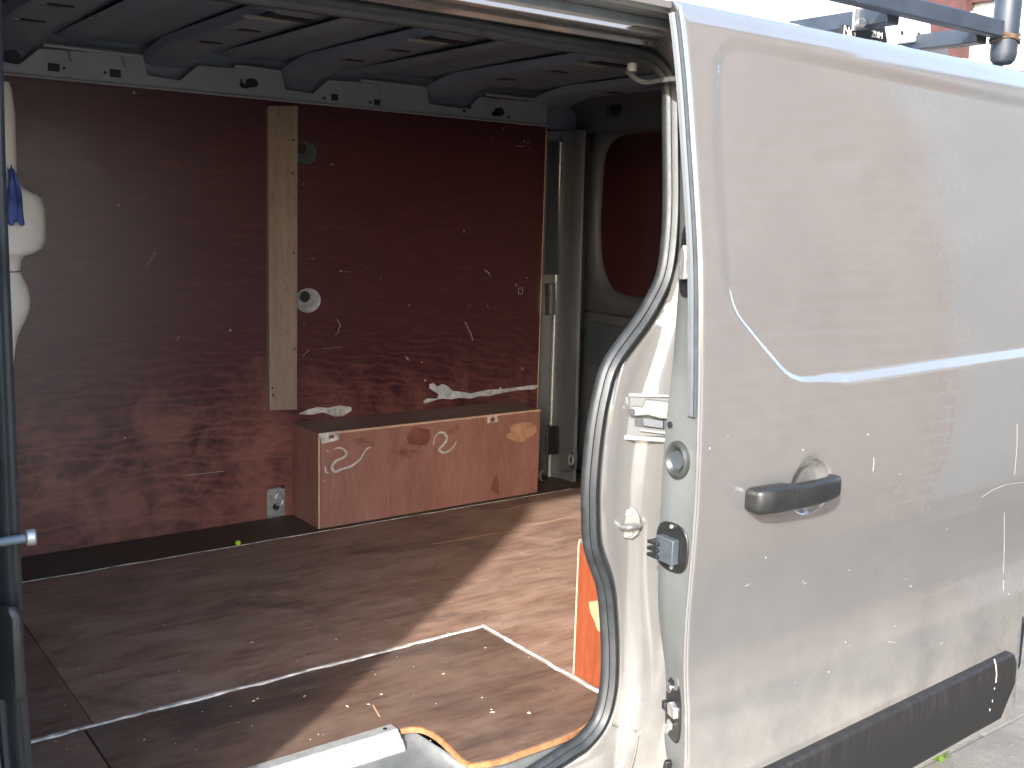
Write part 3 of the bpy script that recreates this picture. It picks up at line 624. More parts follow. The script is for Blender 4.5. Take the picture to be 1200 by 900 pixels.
box('sun_block_panel', (-.03, -.02), (.0, 1.70), (-.01, 1.40), plain('pale_panel_paint', (.55, .56, .56), .5, 0, .1, 8), van)  # unseen panel added to stop sun coming through the cab glass
# ---- cab shell ahead of the load bay
cab = part('cab', van)
loft('front_door_skin', [[(x, S(z)+SK-.002, z) for z in (-.3, -.1, .1, .3, .5, .62)] for x in (.098, -.9)], PAINT, cab)
raw('front_door_window', [(.06, S(.64)+SK+.01, .64), (-.80, S(.64)+SK+.01, .64), (-.50, S(1.2)+SK+.01, 1.2), (.06, S(1.2)+SK+.01, 1.2)], [(0, 1, 2, 3)], GLASS, cab)
for q in ([(.08, S(.62)+SK, .62), (.08, S(1.24)+SK, 1.24)], [(-.86, S(.62)+SK, .62), (-.50, .0, 1.30)], [(.08, S(.63)+SK, .63), (-.86, S(.63)+SK, .63)], [(.1, S(1.23)+SK, 1.23), (-.52, S(1.23)+SK, 1.24)]):
    tube('window_frame', q, .022, PAINT, cab, 10)
raw('windscreen', [(-.50, .10, 1.40), (-.50, 1.66, 1.40), (-1.25, 1.74, .66), (-1.25, -.04, .66)], [(0, 1, 2, 3)], GLASS, cab)
loft('bonnet', [[(x, y, z) for x, z in ((-1.22, .66), (-1.55, .54), (-1.85, .36), (-1.95, .1), (-1.95, -.3))] for y in (-.1, .4, 1.3, 1.8)], PAINT, cab, ang=60)
loft('wing', [[(x, -.115, z) for x in (-.9, -1.3, -1.85, -1.95)] for z in (-.3, .3, .5)], PAINT, cab)
raw('far_cab_door', [(-.05, 1.80, -.3), (-1.3, 1.80, -.3), (-1.3, 1.80, .6), (-.05, 1.80, .6)], [(0, 1, 2, 3)], PAINT, cab)
raw('far_door_window', [(-.05, 1.80, .6), (-.9, 1.80, .6), (-.52, 1.70, 1.3), (-.05, 1.72, 1.3)], [(0, 1, 2, 3)], GLASS, cab)
box('dashboard', (-1.3, -.9), (0, 1.7), (.2, .6), BLACKP, cab, .05)
box('seat_base', (-.55, -.02), (.1, .62), (.0, .32), BLACKP, cab, .05)
loft('seat_back', [[(-.12+.10*t+dx, y, .3+.62*t) for dx, y in ((-.06, .14), (-.09, .36), (-.06, .58), (.04, .58), (.05, .36), (.04, .14), (-.06, .14))] for t in (0, .25, .6, .9, 1)], BLACKP, cab)

# ---- cream belt tower trim on the far front pillar and the cloth hung on it
edgepx = [(14, 96, 5), (17.5, 104, 9), (21, 130, 12), (22.5, 170, 13.5), (23.5, 205, 14), (26, 214, 17), (33, 221, 24), (46, 227, 37), (53, 233, 44), (56, 246, 47), (57, 262, 48), (57, 280, 48), (53, 291, 44), (43, 297, 34), (33, 300, 24), (28, 306, 19), (27, 318, 18), (31, 327, 22), (36, 338, 27), (38.5, 350, 29), (38, 362, 29), (34, 374, 25), (28, 386, 19), (24, 396, 14), (21, 412, 9), (19, 430, 6)]
rws = []
for px, py, wpx in edgepx:
    c = un(px, py, y=1.45); s = np.linalg.norm(c-CAM)/F_PX; hw = wpx*s*1.15; xc = c[0]-hw; row = []
    for i in range(21):
        a = 2*math.pi*i/20; ca_, sa = math.cos(a), math.sin(a)
        row.append((xc+hw*math.copysign(abs(ca_)**.7, ca_), 1.50-min(.10, .035+hw*.75)*math.copysign(abs(sa)**.8, sa), c[2]))
    rws.append(row)
bt = loft('belt_trim', rws, CREAM, van, ang=60)
cn = rws[16]; tube('trim_seam', [(x, y-.001 if y < 1.5 else y+.001, z) for x, y, z in cn[:-1]], .0022, RECESS, bt, 6, (0, 0, 1), True)
cn = rws[4]; tube('trim_seam', [(x, y, z) for x, y, z in cn[:-1]], .0018, RECESS, bt, 6, (0, 0, 1), True)
cl = []
for i, t in enumerate(lin(0, 1, 12)):
    row = []
    for j, s_ in enumerate(lin(0, 1, 8)):
        px = 9+s_*(7+13*t**.6)+math.sin(t*7+s_*5)*.8; py = 196+66*t+3*math.sin(s_*9)
        row.append(un(px, py, y=1.375+.006*math.sin(s_*11+t*3)))
    cl.append(row)
cloth = loft('cloth', cl, BLUE, None, ang=80, thick=.003)
tag(cloth, 'crumpled blue cloth hanging on the cream plastic belt tower at far left', 'cloth')

# ================================================================ SLIDING DOOR (open, hung outside the rear quarter)
door = part('sliding_door', van)
X0, ZB, ZT = 1.30, -.052, 1.338
def xe(z): return min(2.56, 2.42+.39*(z+.03))
OUT_PX = [(836, 90), (838, 66), (845, 50), (858, 43), (880, 44), (950, 59), (1050, 81), (1200, 114)]
LOW_PX = [(1200, 416), (1100, 430), (1000, 444), (950, 448), (935, 446), (921, 438), (900, 415), (880, 391), (864, 370), (855, 345), (850, 310), (845, 230), (840, 150)]
tp = [onS(*p) for p in OUT_PX]; lo = [onS(*p) for p in LOW_PX]
xr = 2.49
loop = [(p[0], p[2]) for p in crom(tp, 4)]+[(xr-.03, tp[-1][2]-.004), (xr, tp[-1][2]-.04), (xr+.01, 1.0), (xr+.005, lo[0][2]+.04), (xr-.02, lo[0][2]+.002)]+[(p[0], p[2]) for p in crom(lo, 4)]
LP = np.array(loop)
def sdf(P):
    d = np.full(len(P), 1e9); inside = np.zeros(len(P), bool); near = np.zeros((len(P), 2)); n = len(LP)
    for i in range(n):
        a, b = LP[i], LP[(i+1) % n]; ab = b-a
        t = np.clip(((P-a)@ab)/(ab@ab+1e-12), 0, 1); q = a+t[:, None]*ab; dd = np.linalg.norm(P-q, axis=1)
        m = dd < d; d[m] = dd[m]; near[m] = q[m]
        c = ((a[1] > P[:, 1]) != (b[1] > P[:, 1])) & (P[:, 0] < (b[0]-a[0])*(P[:, 1]-a[1])/(b[1]-a[1]+1e-12)+a[0]); inside ^= c
    return np.where(inside, d, -d), near
xs_ = sorted(set([0, .002, .005, .01]+[round(v, 4) for v in np.linspace(.02, 1, 90)]+[round(v, 4) for v in np.linspace(.06, .34, 140)]+[round(v, 4) for v in np.linspace(.345, .46, 44)]))
zs_ = sorted(set([round(v, 4) for v in np.linspace(ZB, ZT, 150)]+[round(v, 4) for v in np.linspace(.625, .735, 62)]+[round(v, 4) for v in np.linspace(1.215, 1.30, 50)]+[round(v, 4) for v in np.linspace(.735, 1.0, 60)]+[round(v, 4) for v in np.linspace(.35, .53, 60)]))
grid = np.array([(X0+t*(xe(z)-X0), z) for z in zs_ for t in xs_])
sd, near = sdf(grid)
hc = onS(953, 574); HX, HZ = hc[0], hc[2]
yy = np.zeros(len(grid))
zc_mid = np.mean(LP[:, 1])
for i, (x, z) in enumerate(grid):
    y = S(z); s = sd[i]
    nz = near[i][1]; nx = near[i][0]
    # width of the pressed step: soft along the top, wide ledge along the bottom, tight at the sides
    wt = max(0, min(1, (nz-1.12)/.10)); wb = max(0, min(1, (.72-nz)/.05))*max(0, min(1, (nx-1.615)/.10))
    wid = .0095+.016*wt+.022*wb; e_ = max(0, min(1, (x-1.37)/.38)); e_ = e_*e_*(3-2*e_); f_ = max(0, min(1, (z-.78)/.40)); dep = (.0038+.0112*e_)*(1-f_)+(.0038+.0047*e_)*f_
    t = (s+wid*.6*wb)/wid if wb else s/wid
    t = max(0, min(1, t)); t = t*t*(3-2*t)*.45+t*.55; y += dep*t
    r = math.hypot((x-HX+.006)/.064, (z-HZ-.006)/.058)      # finger bowl behind the handle
    if r < 1:
        q_ = max(0, min(1, (1-r)/.42)); y += .023*q_*q_*(3-2*q_)
    e = x-X0
    if e < .006: y += .004*(1-e/.006)**2
    if z > ZT-.03: y += .012*((z-ZT+.03)/.03)**2
    yy[i] = y
nx_ = len(xs_)
loft('door_skin', [[(grid[r*nx_+c][0], yy[r*nx_+c], grid[r*nx_+c][1]) for c in range(nx_)] for r in range(len(zs_))], PAINT, door, ang=70)
inner = crom([onS(px, py, .09) for px, py in [(797, 120), (796, 200), (795, 280), (791, 370), (785, 440), (779, 493), (775, 547), (772, 600), (771, 640), (769, 690), (771, 727), (777, 770), (779, 796), (777, 860), (781, 890), (786, 930)]], 4)
def inx(z):
    A = sorted([(p[2], p[0]) for p in inner]); return float(np.interp(z, [a for a, _ in A], [b for _, b in A]))
rows = []
for z in lin(ZB, ZT, 80):
    a = np.array((X0+.0005, S(z)+.004+(.012*((z-ZT+.03)/.03)**2 if z > ZT-.03 else 0), z)); xi = inx(z); b = np.array((xi, S(z)+.09, z))
    if z < ZB+.0: pass
    rows.append([a, a+np.array((.001, .006, 0)), a*.7+b*.3, a*.35+b*.65, b*.94+a*.06, b+np.array((.008, .004, 0)), b+np.array((.05, .004, 0)), (xe(z)-.03, S(z)+.088, z), (xe(z), S(z)+.02, z), (xe(z), S(z)+.002, z)])
edge_o = loft('door_edge', rows, plain('shaded_door_edge_paint', (.160, .174, .175), .42, .4, .12, 8), door, ang=60)  # silver paint copied darker and greener, as the edge is unlit
tube('door_hem', [(X0+.0005, S(z)+.002, z) for z in lin(ZB, ZT-.01, 50)], .0026, PAINT, door, 8)
raw('door_top', [(X0, S(ZT)+.012, ZT), (xe(ZT), S(ZT)+.012, ZT), (xe(ZT), S(ZT)+.085, ZT+.004), (inx(ZT), S(ZT)+.085, ZT+.004)], [(0, 1, 2, 3)], PAINT, door)
# rubber blade down the upper front edge
zr0, zr1 = onS(818, 490)[2], 1.318
loft('edge_rubber', [[(X0-.002+a*.9, S(z)+b+.002, z) for a, b in ((.004, .004), (-.004, .006), (-.002, .010), (-.005, .014), (.0, .018), (-.003, .023), (.004, .028), (.012, .024))] for z in lin(zr0, zr1, 24)], RUBBERB, door, ang=30)
# lower trim
tr = [(X0+.006, -.053), (2.385, -.016), (2.403, -.045), (2.406, -.098), (2.355, -.175), (2.233, -.179), (1.99, -.190), (X0+.01, -.215)]
prism('lower_trim', tr, (0, -.252, 0), (1, 0, 0), (0, 0, 1), (0, .05, 0), TRIM, door, bevel=.006)
tw = [(1.9, -.06), (1.9, -.12)]
for pl, w_ in (([(1165, 812-40), (1167, 780), (1168, 790), (1167, 800)], 3.2), ([(1166, 806), (1165, 808)], 2), ([(1163, 820), (1163, 823)], 1.6), ([(1160, 830), (1160, 833)], 2.2)):
    ribbon('paint_chip', [un(*p, y=-.2522) for p in pl], w_*.0016, CHALK, door, .0006, (0, -1, 0), .3, int(w_*9))
DUST = plain('dried_road_dust', (.33, .315, .29), .9, 0, .2, 60)
# scratches and stone chips in the paint
rn = random.Random(11)
for pl, w_ in (([(1024, 536), (1024, 544), (1023, 552)], 1.5), ([(1192, 497), (1192, 520), (1190, 545), (1189, 556)], .9), ([(1150, 583), (1162, 575), (1178, 568), (1200, 565)], .8), ([(1177, 600), (1177, 640), (1176, 672)], .9), ([(1176, 680), (1176, 692)], 1.2), ([(873, 687), (879, 684)], 1.2), ([(944, 682), (945, 684)], 1), ([(940, 680), (943, 685)], 1), ([(1040, 752), (1050, 753)], 1.2), ([(1101, 755), (1105, 753)], 1.5)):
    P = [onS(*p, -.0004) for p in pl]; ribbon('paint_scratch', P, w_*.0011, DUST, door, .0004, (0, -1, 0), .3, int(w_*10)+len(P))
for i in range(18):
    px, py = rn.uniform(830, 1195), rn.uniform(500, 800)
    if 880 < px < 1000 and 535 < py < 612: continue
    p = onS(px, py, -.0003)
    if p[2] < ZB+.02: continue
    r = rn.choice((.0007, .001, .0016)); prism('stone_chip', [(r*math.cos(q), r*1.3*math.sin(q)) for q in (0, 1.3, 2.2, 3.4, 4.6, 5.5)], p, (1, 0, 0), (0, 0, 1), (0, -.0004, 0), DUST, door)
# dried splashes low on the rear corner
# handle
h0, h1 = onS(888, 588, -.03)[0], onS(994, 570, -.045)[0]
hl = h1-h0
def hrow(t, hh, yo, dd, zo=0.):
    x = h0+hl*t; z = onS(940, 579, -.03)[2]+zo; y = S(z)-yo; row = []
    for i in range(17):
        a = 2*math.pi*i/16; c_, s_ = math.cos(a), math.sin(a)
        row.append((x, y-dd*math.copysign(abs(c_)**.42, c_), z+hh*math.copysign(abs(s_)**.42, s_)))
    return row
loft('handle_cap', [hrow(0, .0002, .012, .0002), hrow(.001, .010, .012, .009), hrow(.004, .018, .014, .014), hrow(.03, .0225, .018, .019), hrow(.15, .0235, .022, .021), hrow(.35, .0235, .026, .019), hrow(.355, .020, .026, .016)], BLACKP, door, ang=60)
loft('handle', [hrow(.356, .018, .026, .014, -.001), hrow(.362, .022, .027, .0175, -.001), hrow(.5, .0215, .032, .016, -.001), hrow(.7, .0215, .034, .014, .0), hrow(.86, .0205, .031, .013, .001), hrow(.95, .0195, .022, .016, .002), hrow(.985, .015, .015, .016, .002), hrow(.998, .009, .010, .011, .002), hrow(1.0, .0002, .010, .0002, .002)], BLACKP, door, ang=60)
zc = onS(940, 579, -.03)[2]
# fittings on the shut face of the door
def EF(px, py, off=.045):                  # point + frame on the shut face
    z = onS(px, py, off)[2]; a = np.array((X0, S(z)+.004, z)); b = np.array((inx(z), S(z)+.09, z)); t = (b-a)/np.linalg.norm(b-a)
    n = np.array((-t[1], t[0], 0)); n = n if n[0] < 0 else -n
    d = ray(px, py); k = ((a-CAM)@n)/(d@n); return CAM+d*k, t, np.array((0, 0, 1.)), n
def fit(name, px, py, P, th, mat, sink=0., bevel=0., par=None):
    c, u, v, n = EF(px, py); return prism(name, P, c+n*sink, u, v, n*th, mat, par or door, bevel)
def oval(a, b, k=24, p=.7): return [(a*math.copysign(abs(math.cos(2*math.pi*i/k))**p, math.cos(2*math.pi*i/k)), b*math.copysign(abs(math.sin(2*math.pi*i/k))**p, math.sin(2*math.pi*i/k))) for i in range(k)]
fit('contact_plate', 788, 641, oval(.042, .045), .004, BLACKP, -.001, .002)
fit('contact_block', 784, 641, [(-.030, -.024), (.014, -.024), (.014, .022), (-.030, .022)], .016, RUBBERB, .003, .002)
for dz in (-.012, 0, .012):
    c, u, v, n = EF(776, 641); prism('contact_pin', [(-.014, dz-.003), (.012, dz-.003), (.012, dz+.003), (-.014, dz+.003)], c, u, v, n*.026, BLACKP, door, .001)
for dy in (-27, 26): c, u, v, n = EF(789, 641+dy*.9); cyl('plate_screw', c+n*.003, n, .004, .003, STEEL, door, 8)
fit('latch_plate', 790, 832, oval(.034, .058, 24, .6), .004, BLACKP, -.001, .002)
c, u, v, n = EF(789, 832); prism('latch_jaw', [(-.028, -.004), (.0, -.006), (.004, .012), (-.006, .020), (-.028, .016)], c, u, v, n*.012, STEEL, door, .002); prism('latch_block', [(.006, -.004), (.020, -.004), (.020, .012), (.006, .012)], c+n*.003, u, v, n*.012, DARK, door, .002); prism('latch_arm', [(-.010, -.034), (.004, -.034), (.004, -.018), (-.010, -.022)], c+n*.003, u, v, n*.008, STEEL, door, .002)
for a_, b_ in ((.012, .038), (.012, -.042)): cyl('latch_bolt', c+u*a_+v*b_+n*.003, n, .0095, .004, CHROME, door, 14, bevel=.001)
fit('latch_plate', 806, 306, oval(.030, .062, 24, .5), .004, BLACKP, -.001, .002)
c, u, v, n = EF(806, 306); prism('latch_jaw', [(-.018, -.03), (.004, -.032), (.010, .016), (-.006, .028), (-.018, .010)], c+n*.003, u, v, n*.010, STEEL, door, .002)
c, u, v, n = EF(795, 539)
lathe('guide_cup', c, n, [(.034, 0), (.033, .006), (.027, .009), (.022, .006), (.017, -.001), (.012, -.004)], plain('dark_grey_plastic', (.035, .037, .038), .3, 0, .3, 20), door, 28, .85, (0, 0, 1))
cyl('guide_cup_core', c+n*.001, n, .016, .003, RUBBERB, door, 18)
c, u, v, n = EF(786, 498); cyl('door_screw', c, n, .006, .003, DARK, door, 12)
c, u, v, n = EF(792, 800); cyl('door_dimple', c, n, .014, .0015, edge_o.data.materials[0], door, 16)
# lower hook at the bottom of the shut face
c, u, v, n = EF(783, 893); prism('lower_hook', [(-.018, -.03), (.004, -.03), (-.004, .0), (-.010, .012), (-.018, .010)], c, u, v, n*.012, BLACKP, door, .002)
# upper guide arm reaching from the door top into the opening
g = [onS(812, 92, .10), onS(790, 93, .16), un(765, 97, y=.10), un(752, 95, y=.13), un(742, 88, y=.15), un(738, 83, y=.16)]
arm = sweep('guide_arm', crom(g, 5), [(-.010, -.004), (.010, -.004), (.010, .004), (-.010, .004)], PAINT, door, ref=(0, 0, 1), ang=30)
cyl('guide_roller', un(741, 84, y=.155), (0, 0, 1), .010, .016, CREAM, door, 12)

# ---- fittings in the jamb: lock striker recess, bump stop, seams
JPAINT = plain('striker_paint', (.15, .155, .152), .4, .1, .12, 25)
JREC = plain('striker_recess_shade', (.06, .064, .064), .5, 0, .15, 25)  # striker paint darkened, the shade of the recess put into the colour
JSTEEL = plain('striker_zinc', (.115, .12, .118), .35, .3, .2, 40)
jf = part('jamb_fitting', van)
def JP(px, py, off): return onS(px, py, off)
def jpoly(name, pxs, off, d, mat, bevel=0.):
    P = [JP(*p, off) for p in pxs]; k = len(P); nrm = np.array((-.74, -.66, .12)); nrm /= np.linalg.norm(nrm)
    a = [p for p in P]; b = [p+nrm*d for p in P]
    return raw(name, a+b, [tuple(range(k)), tuple(range(2*k-1, k-1, -1))]+[(i, (i+1) % k, k+(i+1) % k, k+i) for i in range(k)], mat, jf, bevel=bevel)
def jamb_hit(px, py):                        # first point of the jamb surface at this pixel
    best = None; d = ray(px, py)
    for t in np.linspace(1.3, 2.6, 1400):
        p = CAM+d/np.linalg.norm(d)*t; z = p[2]; xs = seal_x(z)-.012; xc = max(by_z(crease, z), xs+.02); yA = S(z)+AP; yk = S(z)+SK; xo = xc+.034
        X = [xs, xs+.010, xs+(xc-xs)*.55, xc-.010, xc, xc+.008, xc+.018, xo-.006, xo+.002, xo+.014, xo+.05, 3]; Y = [yA+.004, yA-.006, yA-.010, yA-.013, yA-.020, yA-.034, yA-.062, yk+.030, yk+.008, yk, yk, yk]
        if p[1] > np.interp(p[0], X, Y): return p
    return p
nrm = np.array((-.80, -.58, .12)); nrm /= np.linalg.norm(nrm)
uj = np.cross((0, 0, 1), nrm); uj /= np.linalg.norm(uj); uj = uj if uj[0] > 0 else -uj; vj = np.cross(nrm, uj); vj = vj if vj[2] > 0 else -vj
def jproj(pxs, c, lift=0.):                   # pixels on the plane through c facing nrm, as (u, v)
    out = []
    for q in pxs:
        d = ray(*q); k = ((c+nrm*lift-CAM)@nrm)/(d@nrm); p = CAM+d*k-c; out.append((p@uj, p@vj))
    return out
def jprism(name, pxs, c, th, mat, lift=0., bevel=0.): return prism(name, jproj(pxs, c, lift), c+nrm*lift, uj, vj, nrm*th, mat, jf, bevel)
c = jamb_hit(750, 488)+nrm*.004
jprism('lock_recess', [(728, 468), (734, 464), (790, 466), (790, 512), (735, 511), (728, 506)], c, .003, JREC, .007, .002)
jprism('recess_rim', [(727, 464), (731, 460), (790, 462), (790, 466), (733, 465), (730, 470)], c, .010, JPAINT, .004, .002)
jprism('recess_rim', [(729, 509), (790, 513), (790, 519), (730, 515)], c, .010, JPAINT, .004, .002)
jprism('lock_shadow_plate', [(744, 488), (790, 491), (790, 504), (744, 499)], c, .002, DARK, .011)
jprism('striker_arm', [(737, 481), (739, 476), (745, 475), (753, 477), (757, 467), (790, 471), (790, 492), (774, 491), (760, 487), (745, 488), (739, 487)], c, .009, JSTEEL, .014, .003)
jprism('lock_body', [(754, 489), (778, 493), (778, 502), (755, 499)], c, .008, RUBBERB, .011, .001)
jprism('lock_bar', [(750, 502), (790, 507), (790, 510), (750, 505)], c, .006, JPAINT, .011, .001)
pj = jproj([(743, 482)], c)[0]; cyl('lock_screw', c+uj*pj[0]+vj*pj[1]+nrm*.022, nrm, .0065, .003, DARK, jf, 14)
c = jamb_hit(740, 612)+nrm*.004
jprism('stop_plate', [(730, 593), (737, 592), (745, 596), (750, 605), (751, 616), (748, 626), (741, 631), (731, 630)], c, .003, JSTEEL, 0, .001)
for q in ((737, 601), (738, 624)):
    pj = jproj([q], c)[0]; cyl('stop_rivet', c+uj*pj[0]+vj*pj[1]+nrm*.002, nrm, .0075, .003, JPAINT, jf, 14, bevel=.001)
P = [c+uj*a+vj*b+nrm*(.004+.016*math.sin(t*math.pi)) for t, (a, b) in zip(lin(0, 1, 9), [tuple(np.array(jproj([(728+22*t, 617-1*t)], c)[0])) for t in lin(0, 1, 9)])]
tube('stop_loop', P, .006, JSTEEL, jf, 10, tuple(vj))
# sealed seams at the foot of the pillar
def seam(pxs, r=.0022, mat=DULL):
    P = crom([jamb_hit(*q)-np.array((.0, .0005, 0)) for q in pxs], 3); tube('seam_bead', P, r, mat, jf, 8, (0, 0, 1) if abs(P[0][2]-P[-1][2]) < .05 else (0, 1, 0))
seam([(716, 849), (726, 852), (738, 855), (746, 857)]); seam([(748, 858), (747, 868), (744, 884), (739, 902)])
cyl('seam_plug', jamb_hit(749, 859), nrm, .0045, .004, PAINT, jf, 10)

# ---- running gear
def wheel(x, y):
    wh = part('wheel', van)
    lathe('tyre', (x, y, -.22), (0, -1, 0), [(.20, -.10), (.29, -.10), (.322, -.085), (.33, -.04), (.33, .04), (.322, .085), (.29, .10), (.20, .10)], plain('tyre_rubber', (.025, .025, .025), .8, 0, .3, 30), wh, 40)
    lathe('rim', (x, y, -.22), (0, -1, 0), [(.205, .06), (.205, .095), (.19, .095), (.18, .07), (.10, .055), (.05, .075), (.0, .08)], ALU, wh, 32)
for x in (1.92, -1.05):
    for y in (.08, 1.60): wheel(x, y)
box('rear_bumper', (2.66, 2.80), (-.08, 1.78), (-.24, -.06), TRIM, van, .03)
box('sill_skirt', (.12, 1.45), (-.11, -.07), (-.27, -.10), TRIM, van, .01)

# ================================================================ ROOF RACK
rack = thing('roof_rack', 'blue grey steel roof rack bolted above the slid open silver door', 'roof rack', (0, 0, 0))
def RZ(px, py, y): return un(px, py, y=y)
yr = .13
a0, a1 = RZ(1100, 6, yr), RZ(1100, 33, yr); ztop, zbot = a0[2], a1[2]
box('side_rail', (-.1, 2.72), (yr-.012, yr+.02), (zbot+.010, ztop), RACKM, rack, .004)
box('side_rail', (-.1, 2.72), (1.55, 1.59), (zbot+.004, ztop), RACKM, rack, .004)
for x in (2.27, 2.665, 1.2, .2):
    box('cross_bar', (x, x+.05), (yr+.031, 1.549), (zbot-.004, zbot+.036), RACKM, rack, .003)
pc = RZ(1183, 40, yr)
lathe('corner_post', (2.765, yr+.01, 1.405), (0, 0, 1), [(.0, 0), (.022, .004), (.031, .014), (.034, .03), (.034, .30), (.030, .31)], RACKM, rack, 24)
for k in range(3):
    tube('rusty_tie', [(2.765+.037*math.cos(t), yr+.01+.037*math.sin(t), ztop-.045+.008*k+.006*math.sin(t*2+k)) for t in lin(0, 6.28, 20)], .0028, RUSTM, rack, 6, (0, 0, 1))
def rpoly(name, pxs, x, th, mat, y=None, bevel=.001):
    P = [un(*q, y=y) for q in pxs]; return prism(name, [(p[0], p[2]) for p in P], (0, y, 0), (1, 0, 0), (0, 0, 1), (0, th, 0), mat, rack, bevel)
rpoly('clamp_plate', [(1002, 10), (1022, 9), (1021, 23), (1019, 34), (1000, 36), (1001, 22)], 0, .006, STEEL, .24)
for q in ((1004.5, 29), (1015.5, 26)):
    c = un(*q, y=.239); lathe('clamp_bolt', c, (-.35, -.93, .1), [(.0085, 0), (.0085, .012), (.012, .0125), (.013, .016), (.011, .022), (.0, .023)], CHROME, rack, 16)
rpoly('label_plate', [(986, 29), (1004, 30), (1022, 26), (1037, 30), (1040, 50), (986, 44)], 0, .006, BLACKP, .27)
rpoly('mounting_bracket', [(1037, 27), (1044, 25), (1069, 22), (1091, 28), (1091, 42), (1075, 49), (1048, 52), (1041, 40)], 0, .02, WHITEP, .34, .004)
for q in ((1057, 38.5), (1076.5, 40)): cyl('bolt_hole', un(*q, y=.3395), (0, -1, 0), .006, .001, DARK, rack, 10)
rpoly('mounting_bracket', [(1141, 14), (1180, 2), (1186, 28), (1170, 27)], 0, .03, WHITEP, .42, .004)
def letters(txt, px, py, y, h, par):
    c = bpy.data.curves.new('lettering', 'FONT'); c.body = txt; c.size = h; c.extrude = .0008
    t = bpy.data.objects.new('tmp', c); COL.objects.link(t); dg = bpy.context.evaluated_depsgraph_get(); me = bpy.data.meshes.new_from_object(t.evaluated_get(dg)); bpy.data.objects.remove(t)
    me.name = 'lettering'; o = finish('lettering', me, WHITEP, par); p = un(px, py, y=y); o.location = p; o.rotation_euler = (math.pi/2, math.radians(0), 0); return o
letters('NG', 988, 41, .2685, .034, rack); letters('ZUM', 1021, 43, .2685, .022, rack)

# ================================================================ GROUND
ground = raw('ground', [(-200, -200, GZ-.03), (200, -200, GZ-.03), (200, 200, GZ-.03), (-200, 200, GZ-.03)], [(0, 1, 2, 3)], EARTH); ground['kind'] = 'structure'
pave = part('pavement', None); pave['kind'] = 'structure'
box('pavement_bed', (-4.0, 11), (-1.72, 3.4), (GZ-.028, GZ-.012), plain('joint_sand', (.09, .08, .065), .95, 0, .4, 20), pave)
sw_, sl = .60, .75
j0 = un(1140, 858, z=GZ)
proto = None; k = 0
for i in range(-9, 11):
    for j in range(-3, 6):
        xa = j0[0]+.02+(i+.5*(j % 2))*sl; ya = j0[1]-.03+j*sw_
        if ya < -1.7 or ya > 3: continue
        if proto is None:
            proto = box('paving_slab', (0.004, sl-.004), (.004, sw_-.004), (-.02, 0), SLAB, pave, .006); o = proto
        else:
            o = proto.copy(); COL.objects.link(o); o.parent = pave
        o.location = (xa, ya, GZ+random.uniform(-.003, .002)); o.rotation_euler = (random.uniform(-.004, .004), random.uniform(-.004, .004), random.uniform(-.006, .006))
# weed in the joint
wv, wf = [], []; wc = un(1097, 889, z=GZ); rn = random.Random(3)
for i in range(46):
    a = rn.uniform(0, 6.28); l = rn.uniform(.02, .05); b = Vector(wc)+Vector((rn.gauss(0, .012), rn.gauss(0, .010), 0)); d = Vector((math.cos(a), math.sin(a), rn.uniform(.6, 1.8))).normalized(); s = d.cross(Vector((0, 0, 1))).normalized()*rn.uniform(.003, .006); n0 = len(wv)
    wv += [b-s*.4, b+s*.4, b+d*l*.6+s, b+d*l, b+d*l*.6-s]; wf.append((n0, n0+1, n0+2, n0+3, n0+4))
weed = raw('weed', wv, wf, LEAF, fix=False); tag(weed, 'small bright green weed growing in a paving joint below the black door trim', 'weed')

# ---- loose bits on the floor
ck = un(279, 637, z=.004)
o = prism('litter', blob((0, 0), .010, 9, .3, 1, 2), ck, (1, 0, 0), (0, .8, .6), (0, -.002, .003), plain('lime_plastic', (.42, .62, .03), .4, 0, .1, 30), None, .001); tag(o, 'lime green scrap of plastic on the floor joint below the dark red wall', 'litter')
wv, wf = [], []; rn = random.Random(9)
spots = [un(rn.uniform(60, 690), rn.uniform(640, 880), z=.0) for _ in range(110)]+[un(*q, z=0) for q in ((440, 791), (357, 816), (407, 828), (447, 814), (295, 753), (394, 750), (217, 769), (71, 784), (565, 818), (620, 836), (576, 832), (577, 835), (478, 645), (297, 822))]
for i, p in enumerate(spots):
    if p[1] < .25 and p[0] < .95: continue
    if p[1] < .06: continue
    r = rn.uniform(.0006, .0017)*(1.8 if i >= 110 else 1); a = rn.uniform(0, 3); n0 = len(wv); el = rn.uniform(1, 2.5)
    for q in range(5):
        t = 6.28*q/5; vx, vy = r*el*math.cos(t), r*math.sin(t); wv.append((p[0]+vx*math.cos(a)-vy*math.sin(a), p[1]+vx*math.sin(a)+vy*math.cos(a), .0008))
    wv.append((p[0], p[1], .0008+r*.8)); wf += [(n0+q, n0+(q+1) % 5, n0+5) for q in range(5)]
deb = raw('debris', wv, wf, PALEEDGE, fix=False); deb['kind'] = 'stuff'; tag(deb, 'wood chips and grit scattered over the plywood floor', 'debris')

